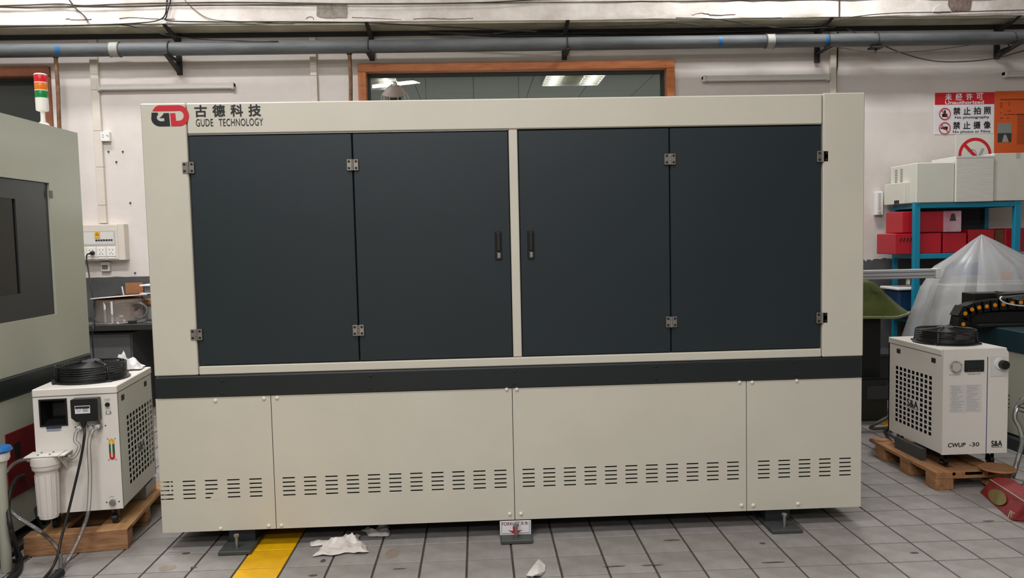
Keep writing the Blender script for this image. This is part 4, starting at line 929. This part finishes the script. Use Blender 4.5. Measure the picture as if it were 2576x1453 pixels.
pl = thing('plug', (pc.x, pc.y, pc.z), 'black plug with a lead in the socket board', 'plug')
MB().lathe([(.018, .008), (.019, -.006), (.015, -.025), (.008, -.032)], (pc.x, pc.y, pc.z), 14, 'Y').build('plug_body', 'black_plastic', pl, smooth=40)
MB().tube(spline([(pc.x, pc.y-.03, pc.z), (pc.x-.03, pc.y-.05, pc.z-.03), A(224, 690, 7.0), A(226, 710, 6.95), A(238, 765, 6.9), A(240, 790, 6.85), A(236, 815, 6.42), A(232, 850, 6.38), A(235, 890, 6.38), A(236, 900, 6.38)+Vector((0, 0, -.3))], 8), .006, 6).build('lead', 'cable_black', pl, smooth=60)
so = thing('socket_box', (-3.25, WY, 1.2), 'small dusty wall socket under the socket board', 'socket')
a, b = A(253, 658, WY-.03), A(277, 682, WY-.03); MB().box(a.x, WY-.035, b.z, b.x, WY, a.z, .003).build('box', 'trunking', so); MB().box(a.x+.012, WY-.038, b.z+.02, b.x-.016, WY-.034, a.z-.03).build('socket_face', 'cabinet_grey', so)
so = thing('socket_box', (-3.3, WY, 2.35), 'white wall socket beside the trunking top left', 'socket')
a, b = A(253, 331, WY-.03), A(277, 355, WY-.03); bb = MB().box(a.x, WY-.04, b.z, b.x, WY, a.z, .003).build('box', 'plastic_white', so)
for dx, dz in ((.02, .05), (.02, .032), (.055, .045), (.065, .04)): MB().box(a.x+dx, WY-.041, b.z+dz, a.x+dx+.006, WY-.039, b.z+dz+.008).build('socket_slot', 'ink', bb)
for k, (px, py) in enumerate(((273, 381), (309, 381), (293, 407), (328, 510), (340, 686))):
    c = A(px, py, WY); r = thing('wall_plug', (c.x, WY, c.z), ('dark wall plug left of a pair under the white socket', 'dark wall plug right of a pair under the white socket', 'dark wall plug below the pair under the white socket', 'lone dark wall plug above the socket board', 'dark wall plug just above the grey wall base at left')[k], 'wall plug')
    MB().lathe([(.010, .0), (.009, -.004), (.004, -.006)], (c.x, WY, c.z), 10, 'Y').build('plug_rim', 'cabinet_grey', r); MB().cyl((c.x, WY, c.z), (c.x, WY-.014, c.z-.004), .004, n=6).build('screw', 'black_matt', r)
# canister with blue cap and dark leads at the left edge
k0 = A(2, 1225, 3.42)
cn = thing('plastic_bottle', (k0.x-.03, 3.42, 0), 'clear slim bottle with a blue cap at the left edge', 'bottle')
cx, cy = A(28, 1130, 3.42).x-.052, 3.42
zc = A(12, 1140, 3.42).z
MB().lathe([(.018, .0), (.022, .006), (.022, zc-.08), (.030, zc-.03), (.030, zc-.012)], (cx, cy, 0), 24).build('bottle_body', 'machine_side', cn, smooth=40)
MB().lathe([(.036, zc-.03), (.040, zc-.02), (.040, zc+.005), (.03, zc+.012), (.001, zc+.014)], (cx, cy, 0), 24).build('neck', 'plastic_white', cn, smooth=40)
MB().lathe([(.048, zc+.010), (.052, zc+.016), (.046, zc+.03), (.001, zc+.036)], (cx, cy, 0), 28).build('blue_cap', 'blue_cap', cn, smooth=40)
for k, pts in enumerate(([A(60, 1195, 3.75), A(40, 1205, 3.62), A(25, 1240, 3.5), A(20, 1290, 3.45), A(30, 1340, 3.4), G(45, 1400, .03), G(40, 1430, .01), G(15, 1462, .01)], [A(5, 1230, 3.5), A(18, 1270, 3.44), A(28, 1330, 3.4), G(42, 1380, .04), G(52, 1405, .012), G(45, 1440, .012), G(-10, 1480, .012)], [A(75, 1220, 3.95), A(85, 1260, 3.9), A(95, 1300, 3.8), G(100, 1330, .02), G(60, 1370, .012), G(20, 1400, .012)], [G(70, 1398, .012), G(40, 1410, .012), G(10, 1405, .012), G(-10, 1430, .012)])):
    hose('floor_cable', pts, (.010, .010, .008, .007)[k], 'cable_black', ('thick black cable falling past the blue-capped bottle', 'thick black cable curling on the floor at the left edge', 'black cable hanging before the dark red hatch', 'thin black cable on the floor beside the left pallet')[k], 'cable')

# ------------------------------------------------------------------ tissues on the floor
def tissue(pxs, h, lab, seed, n=26, freq=11):
    return tag(crumple([G(a, b) for a, b in pxs], h, n, seed, freq).build('tissue', 'tissue', smooth=28), lab, 'tissue')
tissue([(785, 1402), (932, 1390), (905, 1352), (838, 1358)], .055, 'big crumpled tissue on the floor beside the yellow stripe', 1, 34, 13)
tissue([(785, 1373), (820, 1371), (838, 1358), (778, 1362)], .02, 'small torn tissue half under the cabinet left of the big one', 2, 16)
tissue([(930, 1352), (978, 1351), (985, 1330), (908, 1335)], .05, 'flat tissue tucked under the cabinet edge', 3, 20)
def fold(lab, pts3, faces):
    mb = MB(); mb.add(pts3, faces); o = mb.build('tissue', 'tissue')
    md = o.modifiers.new('s', 'SUBSURF'); md.subdivision_type = 'SIMPLE'; md.levels = md.render_levels = 3
    m2 = o.modifiers.new('t', 'SOLIDIFY'); m2.thickness = .002
    return tag(o, lab, 'tissue')
fold('folded white tissue on the front tiles', [G(1323, 1447, .004), G(1342, 1453, .004), G(1353, 1407, .012), G(1357, 1406, .012), G(1372, 1421, .006), G(1371, 1436, .004), G(1352, 1443, .026), G(1346, 1441, .020), G(1330, 1437, .012), G(1362, 1447, .004), G(1340, 1448, .03)],
     [(8, 7, 2), (8, 0, 10, 7), (2, 7, 6, 3), (3, 6, 5, 4), (0, 1, 10), (6, 10, 9), (6, 9, 5), (7, 10, 6)])

# ------------------------------------------------------------------ right: rack with boxes
RX0, RX1, RY0, RY1 = 3.84, 4.80, 6.70, 7.15
rk = thing('blue_rack', ((RX0+RX1)/2, RY0, 0), 'blue steel shelving rack against the wall at right', 'rack')
for x in (RX0, RX1-.05):
    for y in (RY0, RY1-.04): MB().box(x if y == RY0 else (x+.045 if x == RX0 else x), y, 0, (x+.055) if y == RY0 else (x+.085 if x == RX0 else x+.04), y+.04, 1.645, .003).build('post', 'rack_blue', rk)
for z in (1.60, 1.155, .575, .12):
    MB().box(RX0+.055, RY0+.005, z-.01, RX1-.05, RY0+.03, z+.035, .002).build('front_beam', 'rack_blue', rk); MB().box(RX0+.08, RY1-.03, z-.01, RX1-.05, RY1-.005, z+.035).build('back_beam', 'rack_blue', rk)
    for x in (RX0+.01, RX1-.04): MB().box(x+(.03 if x < 4.2 else 0), RY0+.04, z-.01, x+.055, RY1-.04, z+.035).build('side_beam', 'rack_blue', rk)
    MB().box(RX0+.05, RY0+.03, z+.02, RX1-.045, RY1-.03, z+.032).build('shelf_board', 'board_dark', rk)
MB().box(RX0+.09, RY1-.012, 1.20, RX1-.05, RY1-.006, 1.6).build('back_panel', 'board_dark', rk)  # dark grey panel behind the middle shelf, same colour as the shelf boards
# boxes on top
zt = 1.636
cs = thing('computer_case', (4.0, 6.9, zt), 'cream case with side vents on top of the rack, leftmost', 'case')
MB().box(3.848, 6.69, zt, 4.19, 7.12, 1.985, .006).build('shell', 'case_white', cs); MB().box(3.80, 6.80, zt, 3.85, 7.14, zt+.19, .004).build('side_ledge', 'case_white', cs)
for cy_ in (6.93, 7.02):
    for k in range(11): MB().box(3.8465, cy_-.02, zt+.15+k*.016, 3.8482, cy_+.02, zt+.156+k*.016).build('vent_slot', 'cabinet_grey', cs)
MB().box(3.798, 6.88, zt+.002, 3.801, 6.96, zt+.035).build('port_cutout', 'ink', cs)
wb = thing('wrapped_carton', (4.36, 6.85, zt), 'white carton wrapped in clear film on top of the rack', 'box')
MB().box(4.194, 6.675, zt, 4.535, 7.05, 2.035, .004).build('body', 'wrap', wb)
MB().box(4.194, 6.673, 2.02, 4.535, 6.6735, 2.034).build('tape', 'label_white', wb)
b3 = carton('white_carton', 4.542, 4.98, 6.69, 7.1, zt+.004, 2.055, 'box_white', 'plain white carton on top of the rack below the orange poster', tape=True)
# red boxes on the middle shelf
zs = 1.188
def redbox(p0, p1, Y, dep, z0, mt, lab, mark=None):
    a, b = A(p0[0], p0[1], Y), A(p1[0], p1[1], Y); zz0 = z0 if z0 is not None else b.z
    r = thing('red_carton', ((a.x+b.x)/2, Y+dep/2, zz0), lab, 'box')
    MB().box(a.x, Y, zz0, b.x, Y+dep, a.z, .006).build('body', mt, r)
    if mark == 'bars':
        for k in range(5): MB().prism([(a.x+.04+k*.03, a.z-.07), (a.x+.05+k*.03, a.z-.07), (a.x+.062+k*.03, a.z-.035), (a.x+.052+k*.03, a.z-.035)], Y-.0032, Y-.002, lambda u, v, d: (u, d, v)).build('print_mark', 'ink', r)
    if mark == 'blot':
        cx_, cz_ = (a.x+b.x)/2, a.z-.06; MB().prism([(cx_-.03, cz_-.03), (cx_+.03, cz_-.03), (cx_+.016, cz_+.035), (cx_-.012, cz_+.035)], Y-.0032, Y-.002, lambda u, v, d: (u, d, v)).build('print_mark', 'grey_dark', r)
    return r
clear_mat('film_thin2', (225, 225, 225), .06, .12, .45)
redbox((2252, 588), (2368, 652), 6.75, .32, zs, 'box_red', 'red carton with dark bars behind the front rack post', 'bars')
redbox((2373, 586), (2431, 652), 6.76, .30, zs, 'box_red', 'narrow red carton in the middle of the rack shelf')
redbox((2437, 577), (2501, 652), 6.77, .30, zs, 'box_red', 'tall red carton half behind the plastic sheet')
redbox((2530, 574), (2580, 652), 6.78, .28, zs, 'box_red', 'red carton at the right end of the rack shelf')
redbox((2270, 532), (2373, 586.5), 6.77, .28, A(2300, 587, 6.75).z+.006, 'box_red', 'red carton stacked on the barred one')
redbox((2374, 530), (2419, 584.5), 6.775, .28, A(2400, 585, 6.76).z+.006, 'box_pink', 'pink and white carton stacked beside the top red one', 'blot')
dk = thing('dark_bin', (4.62, 6.9, zs), 'dark brown bin between the red cartons', 'bin'); a, b = A(2504, 578, 6.8), A(2528, 650, 6.8); MB().box(a.x, 6.8, zs, b.x, 7.05, a.z, .004).build('bin_body', 'cardboard_dark', dk); MB().box(a.x-.003, 6.797, a.z-.02, b.x+.003, 7.05, a.z, .003).build('bin_rim', 'cardboard_dark', dk)
# tub with white lid on the lower shelf
tu = thing('blue_tub', (4.05, 6.9, .607), 'dark blue tub with a white lid on the lower rack shelf', 'tub')
a, b = A(2250, 723, 6.85), A(2333, 726, 6.85)
MB().box(a.x, 6.78, .609, b.x, 7.05, a.z-.02, .02).build('tub_body', 'blue_tub', tu); MB().box(a.x-.02, 6.76, a.z-.02, b.x+.02, 7.07, a.z+.004, .006).build('lid', 'foam_white', tu)
# signs on the wall
sx0, sx1, sz0, sz1 = 4.305, 4.880, 2.288, 2.674
s = thing('notice_board', ((sx0+sx1)/2, WY, sz0), 'white notice with red heading forbidding photos', 'sign')
WF = WY-.004
MB().box(sx0, WF, sz0, sx1, WY, sz1, .001).build('board', 'sign_white', s); MB().box(sx0+.001, WF-.001, sz1-.112, sx1-.001, WF, sz1-.001).build('heading', 'sign_red', s)
sw_ = lambda x, z, t=.0015: (lambda u, v, d: (x+u, WF-d-t, z+v))
for k, ch in enumerate('未经许可'): text(ch, .062, .062, sw_(sx0+.10+k*.100, sz1-.072), bold=.03).build('lettering', 'sign_white', s)
text('Unauthorized', .37, .030, sw_(sx0+.10, sz1-.108), bold=.03).build('lettering', 'sign_white', s)
for row, (cj, en) in enumerate((('禁止拍照', 'No photography'), ('禁止摄像', 'No photos or Films'))):
    zr = sz1-.205-row*.133
    for k, ch in enumerate(cj): text(ch, .066, .066, sw_(sx0+.180+k*.098, zr), bold=.022).build('lettering', 'ink', s)
    text(en, (.33, .36)[row], .028, sw_(sx0+(.195, .178)[row], zr-.043), bold=.014).build('lettering', 'ink', s)
    cx_, cz_ = sx0+.098, zr+.008
    pic = MB()
    if row == 0:
        pic.prism([(cx_-.025, cz_-.028), (cx_+.025, cz_-.028), (cx_+.025, cz_+.0), (cx_+.01, cz_+.005), (cx_+.009, cz_+.034), (cx_-.007, cz_+.034), (cx_-.008, cz_+.005), (cx_-.025, cz_)], WF-.0015, WF-.0005, lambda u, v, d: (u, d, v))
    else:
        pic.prism([(cx_-.036, cz_-.006), (cx_-.036, cz_+.012), (cx_-.012, cz_+.006), (cx_-.01, cz_+.016), (cx_+.03, cz_+.016), (cx_+.03, cz_-.012), (cx_-.01, cz_-.012), (cx_-.012, cz_-.002)], WF-.0015, WF-.0005, lambda u, v, d: (u, d, v))
    pic.build('pictogram', 'ink', s)
    MB().tube([(cx_+.052*math.cos(t), WF-.002, cz_+.052*math.sin(t)) for t in (2*math.pi*i/32 for i in range(32))], .0045, 5, True).build('ban_ring', 'sign_red', s)
    MB().tube([(cx_-.036, WF-.002, cz_+.036), (cx_+.036, WF-.002, cz_-.036)], .004, 5).build('ban_bar', 'sign_red', s)
s = thing('no_smoking_sign', (4.70, WY, 1.92), 'grey sign with a red no smoking ring', 'sign')
MB().box(4.513, WF, 1.90, 4.884, WY, 2.285, .001).build('board', 'box_white', s)
cx_, cz_ = 4.700, 2.092
MB().holed(0, 0, 1, 1, .001, [], lambda u, v, d: (cx_+(.158-.03*v)*math.cos(2*math.pi*u), WF-.0006-d, cz_+(.158-.03*v)*math.sin(2*math.pi*u)))
rg = MB(); n = 48; rg.add([(cx_+r_*math.cos(2*math.pi*i/n), WF-yq, cz_+r_*math.sin(2*math.pi*i/n)) for yq in (.0004, .0016) for r_ in (.160, .132) for i in range(n)], [f for i in range(n) for f in ((2*n+i, 2*n+(i+1) % n, 3*n+(i+1) % n, 3*n+i), (i, (i+1) % n, 2*n+(i+1) % n, 2*n+i), (n+i, n+(i+1) % n, 3*n+(i+1) % n, 3*n+i))]); rg.build('ban_ring', 'sign_red', s)
MB().prism([(-.115, .085), (-.093, .107), (.107, -.093), (.085, -.115)], .0004, .0018, lambda u, v, d: (cx_+u, WF-d, cz_+v)).build('ban_bar', 'sign_red', s)
MB().prism([(.03, -.02), (.045, -.03), (.085, .055), (.07, .062)], .0003, .001, lambda u, v, d: (cx_+u, WF-d, cz_+v)).build('cigarette_outline', 'label_grey', s)
MB().tube([(cx_+a, WF-.0015, cz_+b) for a, b in ((.03, -.02), (.07, .062), (.085, .055), (.045, -.03))], .0015, 4, True).build('pictogram', 'ink_grey', s)
MB().tube(spline([(cx_-.07, WF-.0015, cz_+.03), (cx_-.04, WF-.0015, cz_+.05), (cx_, WF-.0015, cz_+.04), (cx_+.01, WF-.0015, cz_), (cx_-.03, WF-.0015, cz_-.03), (cx_-.05, WF-.0015, cz_-.02)], 6), .002, 4).build('pictogram', 'ink_grey', s)
s = thing('poster', (5.1, WY, 2.1), 'orange printed poster with a small photo at the right edge', 'poster')
px0, px1, pz0, pz1 = 4.884, 5.42, 2.10, 2.680
MB().box(px0, WF-.001, pz0, px1, WY, pz1, .0005).build('sheet', 'poster_orange', s)
random.seed(11)
for a, b, zz, hh in ((.05, .33, .085, .012), (.05, .08, .115, .008), (.13, .15, .115, .008), (.05, .075, .135, .008), (.13, .145, .135, .008), (.05, .08, .155, .008), (.12, .16, .19, .008), (.05, .07, .205, .008), (.09, .34, .222, .009), (.05, .085, .255, .008), (.12, .14, .255, .008)):
    x = a
    while x < b:
        L = min(b-x, .012+.012*random.random()); MB().box(px0+x, WF-.0016, pz1-zz, px0+x+L, WF-.001, pz1-zz+hh).build('print_mark', 'poster_ink', s); x += L+.005
for k in range(26): MB().box(px0+.22, WF-.0016, pz1-.22-k*.011, px0+.40+.05*random.random(), WF-.001, pz1-.216-k*.011).build('print_mark', 'poster_ink', s)
MB().box(px0+.032, WF-.002, pz0+.105, px0+.165, WF-.001, pz0+.285).build('photo_print', 'photo_grey', s); MB().prism([(px0+.032, pz0+.105), (px0+.165, pz0+.105), (px0+.165, pz0+.19), (px0+.032, pz0+.19)], WF-.0025, WF-.002, lambda u, v, d: (u, d, v)).build('photo_print', 'photo_dark', s); MB().prism([(px0+.075, pz0+.106), (px0+.14, pz0+.106), (px0+.118, pz0+.165), (px0+.10, pz0+.18), (px0+.09, pz0+.165)], WF-.003, WF-.0025, lambda u, v, d: (u, d, v)).build('photo_print', 'photo_pale', s)
# wall switch strip
s = thing('wall_controller', (3.77, WY, 1.55), 'narrow white controller on the wall beside the rack', 'switch')
MB().box(3.728, WY-.05, 1.545, 3.800, WY, 1.765, .006).build('case', 'plastic_white', s); MB().box(3.752, WY-.053, 1.60, 3.776, WY-.05, 1.75, .003).build('slot_cover', 'label_grey', s); MB().cyl((3.764, WY-.05, 1.575), (3.764, WY-.056, 1.575), .014, n=16).build('dial', 'label_grey', s)

# ------------------------------------------------------------------ right: covered bench machine, rail, plastic sheet, flatbed
gm = thing('covered_machine', (2.6, 5.9, 0), 'dark machine under an olive tarpaulin behind the cabinet', 'machine')
MB().box(2.0, 5.62, .30, 2.98, 6.3, .80, .01).build('machine_body', 'black_matt', gm); MB().box(2.05, 5.66, .80, 2.85, 6.25, .99).build('machine_head', 'dark_steel', gm)
MB().box(2.0, 5.66, 0, 2.9, 6.25, .30).build('plinth', 'dark_steel', gm); MB().box(2.84, 5.55, .16, 3.05, 5.9, .26, .004).build('foot_step', 'grey_dark', gm)
tp = MB(); rows = [(0, 1.04, 0.0), (.25, 1.035, .02), (.55, .99, .10), (.8, .88, .17), (1, .775, .27)]
# loft a draped cover: rounded rectangle rings growing downwards
nr = 56; vs = []
ringz = [(.02, 1.045), (.40, 1.045), (.96, 1.035), (1.03, 1.01), (1.11, .94), (1.23, .84), (1.31, .775)]
for q, (s_, z_) in enumerate(ringz):
    for k in range(nr):
        t = 2*math.pi*k/nr; c, sn = math.cos(t), math.sin(t); pw = .35
        ex = math.copysign(abs(c)**.3, c)*(.43*min(s_, 1)+max(0, s_-1)*.75)
        ey = math.copysign(abs(sn)**.3, sn)*(.31*min(s_, 1)+max(0, s_-1)*.3)
        wv = .012*noise.noise(Vector((c*4, sn*4, q*.6)))*(1+q*.5)
        ex *= 1+.10*max(0, -sn)*(s_ > 1); vs.append((2.52+ex+wv*c, 5.955+ey+wv, z_+wv*.35))
tp.add(vs, [(q*nr+k, q*nr+(k+1) % nr, (q+1)*nr+(k+1) % nr, (q+1)*nr+k) for q in range(len(ringz)-1) for k in range(nr)]+[tuple(range(nr))])
tp.build('tarpaulin', 'tarp', gm, smooth=50, label='olive green tarpaulin')
MB().tube([Vector(vs[(len(ringz)-1)*nr+k]) for k in range(nr)], .011, 6, True).build('hem', 'tarp_hem', gm, smooth=60)
bl = thing('dark_toolbox', (3.02, 5.95, 0), 'low dark box on the floor beside the covered machine', 'box')
a, b = A(2170, 955, 5.75), A(2217, 1013, 5.75); MB().box(2.62, 5.56, 0.0, 3.0, 5.62-.01, .31, .004).build('box_body', 'dark_steel', bl); MB().box(2.61, 5.555, .31, 3.005, 5.611, .325, .003).build('box_lid', 'black_matt', bl)
bl = thing('dark_toolbox', (3.2, 6.3, 0), 'dark grey block on the floor beyond the yellow stripe', 'box'); MB().box(3.14, 6.24, 0, 3.5, 6.55, .36, .006).build('box_body', 'grey_dark', bl); MB().box(3.13, 6.23, .36, 3.51, 6.56, .39, .004).build('box_lid', 'grey_dark', bl)
# aluminium rail
a, b = A(2172, 690, 5.42), A(2362, 688, 5.42); zr = (a.z+b.z)/2
al = thing('aluminium_rail', (2.4, 5.42, 0), 'white aluminium rail sticking out beyond the cabinet', 'rail')
MB().box(1.95, 5.40, zr-.033, b.x-.03, 5.46, zr+.033, .004).build('profile', 'alu', al); MB().box(b.x-.032, 5.395, zr-.036, b.x, 5.465, zr+.036, .003).build('end_cap', 'plastic_white', al)
for z_ in (zr-.013, zr+.013): MB().box(1.95, 5.398, z_-.002, b.x-.045, 5.401, z_+.002).build('groove', 'cabinet_grey', al)
MB().box(2.10, 5.41, 0, 2.16, 5.45, zr-.033).build('post', 'alu', al)
c = A(2286, 710, 5.42); MB().box(c.x-.01, 5.42, c.z-.015, c.x+.01, 5.44, zr-.03).build('clip', 'plastic_white', al)
# equipment under the clear sheet
eq = thing('sheeted_cabinet', (3.9, 5.85, 0), 'pale cabinet with a blue panel under a clear plastic sheet', 'cabinet')
MB().box(3.58, 5.75, 0, 4.5, 6.1, .98, .01).build('cabinet_body', 'box_white', eq); 
a, b = A(2375, 662, 5.73), A(2460, 692, 5.73); MB().box(a.x+.07, 5.742, b.z, b.x+.03, 5.75, a.z).build('blue_panel', 'tape_blue', eq)
MB().box(3.63, 5.60, .0, 3.95, 5.74, .78, .006).build('front_box', 'box_white', eq); MB().cyl((A(2487, 590, 5.72).x, 5.8, .98), (A(2487, 590, 5.72).x, 5.8, A(2487, 590, 5.72).z-.012), .008, n=8).build('prop_rod', 'zinc', eq)
a = A(2520, 690, 5.73); MB().box(a.x, 5.74, a.z-.04, a.x+.1, 5.75, a.z+.02).build('orange_label', 'orange', eq)
sh = MB(); nr = 72; vs = []; apex = A(2487, 590, 5.72)
prof = [(0, 0), (.10, .05), (.30, .16), (.48, .245), (.62, .42), (.72, .62), (.80, .80), (.86, 1.0)]
for q, (s_, dz) in enumerate(prof):
    for k in range(nr):
        t = 2*math.pi*k/nr; c_, sn = math.cos(t), math.sin(t)
        pl_ = 1+(.05*math.sin(t*11+1.3*noise.noise(Vector((c_*2, sn*2, 0)))*3)+.03*math.sin(t*23+.7))*min(1, q/3)
        ex = s_*.74*c_*pl_*(1.35 if c_ > 0 else .97); ey = s_*.33*sn*pl_
        vs.append((apex.x+ex, 5.80+ey*1.25, apex.z+.004-dz*(.62+.38*(1 if q < 4 else 1))*.98+.01*noise.noise(Vector((c_*5, sn*5, q)))*min(1, q)))
sh.add(vs, [(q*nr+k, q*nr+(k+1) % nr, (q+1)*nr+(k+1) % nr, (q+1)*nr+k) for q in range(len(prof)-1) for k in range(nr)])
sh.build('plastic_sheet', 'film', eq, smooth=50, label='clear plastic sheet')
# flatbed machine at right
FX = 3.40; BT = ZB0+.04
fb2 = thing('flatbed_machine', (4.0, 4.0, 0), 'pale flatbed machine with a dark bed at the right edge', 'machine')
fxr = lambda u, v, d: (FX+d, u, v)
holes = [(y_-.0285, z_-.004, y_+.0285, z_+.004) for y_ in (4.84, 4.70, 4.56, 4.42, 4.28) for z_ in (.325-.026*q for q in range(4))]
MB().holed(2.2, ZBB, 5.25, ZB0-.10, .02, holes, fxr).build('side_panel', 'machine_side', fb2)
MB().box(FX+.02, 2.22, .12, 4.9, 5.24, ZB0).build('inner_body', 'dark_inside', fb2)
MB().box(FX+.02, 5.24, ZBB, 4.9, 5.26, ZB0).build('end_panel', 'machine_side', fb2); MB().box(FX+.02, 2.2, ZBB, 4.9, 2.22, ZB0).build('end_panel', 'machine_side', fb2)
MB().box(FX-.01, 2.2, ZB0-.10, 4.92, 5.27, BT, .006).build('bed', 'teal', fb2)
for y_ in (2.4, 4.0, 5.0): MB().box(FX+.06, y_, 0, FX+.2, y_+.12, .13).build('leg', 'dark_steel', fb2)
MB().box(FX-.05, 3.2, .0, FX+.02, 5.1, .075).build('skid', 'dark_steel', fb2)
# energy chain on its gantry
cy_ = 5.0
eg = thing('cable_chain', (3.5, cy_, BT), 'black cable chain with orange dots on the flatbed machine', 'cable chain')
dots = [(2423, 815), (2428, 788), (2445, 778), (2463, 773), (2482, 770), (2503, 767), (2524, 765), (2546, 762), (2568, 760), (2590, 758), (2612, 756)]
P = [A(px, py, cy_) for px, py in dots]; 
for k, p in enumerate(P):
    q = P[k+1] if k+1 < len(P) else p+(p-P[k-1]); o_ = P[k-1] if k else p*2-q
    d = (q-o_); d.y = 0; d.normalize(); nrm = Vector((-d.z, 0, d.x)); L = .3*((q-p).length+(p-o_).length)
    hh = .036
    pts2 = [(p+d*a+nrm*b) for a, b in ((-L, -hh), (L, -hh), (L, hh), (-L, hh))]
    lk = MB().prism([(v.x, v.z) for v in pts2], cy_-.0, cy_+.09+.002*(k % 2), lambda u, v, d_: (u, d_, v)).build('chain_link', 'black_plastic', eg)
    MB().cyl((p.x, cy_-.003, p.z), (p.x, cy_+.01, p.z), .0135, n=14).build('orange_dot', 'orange', lk)
MB().box(FX-.11, cy_+.03, BT+.018, 4.6, cy_+.22, A(2500, 785, cy_).z, .004).build('chain_tray', 'black_matt', eg)
a, b = A(2451, 738, cy_+.1), A(2531, 772, cy_+.1); MB().box(a.x, cy_+.1, b.z-.04, 4.6, cy_+.24, a.z, .004).build('gantry_block', 'black_plastic', eg)
MB().box(FX-.12, cy_-.06, BT+.001, 4.6, cy_+.25, BT+.02, .004).build('gantry_plate', 'black_matt', eg)
tr = thing('tube_coil', A(2545, 748, cy_-.02), 'loose coil of clear thin tubing on the cable chain', 'tubing')
cc = A(2556, 748, cy_+.06)
for k in range(5):
    MB().tube([(cc.x+(.105+.008*k)*math.cos(t)+.01*noise.noise(Vector((k, 2, 0))), cc.y+(.07+.005*k)*math.sin(t), cc.z+.004+.008*k+.012*math.sin(t+k)) for t in (2*math.pi*i/32 for i in range(32))], .0035, 6, True).build('tube_turn', 'hose_clear', tr, smooth=60)
MB().tube(spline([A(2520, 745, cy_-.03), A(2516, 752, cy_-.04), A(2530, 762, cy_-.05), A(2560, 768, cy_-.05), A(2600, 770, cy_-.04)], 8), .0045, 6).build('loose_end', 'plastic_white', tr, smooth=60)
# floor clutter at the right edge
hose('water_hose', [A(2580, 1000, 4.3), A(2560, 1020, 4.25), A(2553, 1050, 4.2), A(2565, 1075, 4.15), A(2572, 1110, 4.1), A(2562, 1150, 4.05), A(2552, 1185, 4.0), G(2548, 1205, .04), G(2575, 1215, .02)], .013, 'hose_clear', 'clear hose hanging at the right edge before the flatbed', 'hose')
sk = thing('red_sack', G(2540, 1290), 'dark red sack with a green patch on the floor at right', 'sack')
b0, b1, b2, b3_ = G(2463, 1238), G(2543, 1309), G(2600, 1316), G(2520, 1225)
t0, t1, t2, t3 = G(2492, 1206, .085), G(2582, 1264, .10), G(2640, 1268, .10), G(2508, 1198, .10)
t4 = G(2548, 1203, .115); t5 = G(2600, 1240, .115)
mb = MB().add([b0, b1, b2, b3_, t0, t1, t2, t3, t4, t5], [(0, 1, 5, 4), (1, 2, 6, 5), (4, 5, 8, 7), (5, 6, 9, 8), (0, 4, 7, 3), (3, 7, 8), (3, 8, 9, 2), (2, 9, 6), (0, 3, 2, 1)])
o = mb.build('sack_body', 'sack_red', sk, doubles=True); md = o.modifiers.new('b', 'BEVEL'); md.width = .008; md.segments = 2
def q4(u, v): return (b0.lerp(b1, u)).lerp(t0.lerp(t1, u), v)
nn = (b1-b0).cross(t0-b0).normalized(); nn = nn if nn.x < 0 else -nn
mb = MB(); ps = [q4(.44+.24*math.cos(t), .46+.36*math.sin(t))+nn*.006 for t in (2*math.pi*i/20 for i in range(20))]
mb.add(ps, [tuple(range(20))]); mb.build('green_patch', 'sack_green', sk)
MB().tube([t0+nn*.002, t0.lerp(t1, .5)+nn*.002, t1+nn*.002], .003, 5).build('seam_cord', 'rope', sk)
for k in range(5):
    a = q4(.88+.02*k, .35)+nn*.006; MB().tube(spline([a, a+Vector((.008*(k-2), -.01, -.02)), a+Vector((.012*(k-2), -.016, -.034))], 4), .002, 4).build('frayed_thread', 'rope', sk)
bp = thing('brown_pad', G(2520, 1185, .1), 'round brown pad lying on the red sack', 'pad')
ctr = G(2520, 1186, .118); MB().lathe([(.075, 0), (.082, .008), (.080, .018), (.03, .024), (.001, .024)], (ctr.x+.01, ctr.y+.05, ctr.z-.005), 28).build('pad_disc', 'brown_pad', bp, smooth=40); MB().tube([(ctr.x+.01+.082*math.cos(t), ctr.y+.05+.082*math.sin(t), ctr.z+.004) for t in (2*math.pi*i/28 for i in range(28))], .006, 6, True).build('pad_edge', 'cardboard', bp, smooth=60)
sc.cycles.max_bounces = 7; sc.cycles.diffuse_bounces = 3; sc.cycles.glossy_bounces = 3; sc.cycles.transparent_max_bounces = 12; sc.cycles.caustics_reflective = False; sc.cycles.caustics_refractive = False
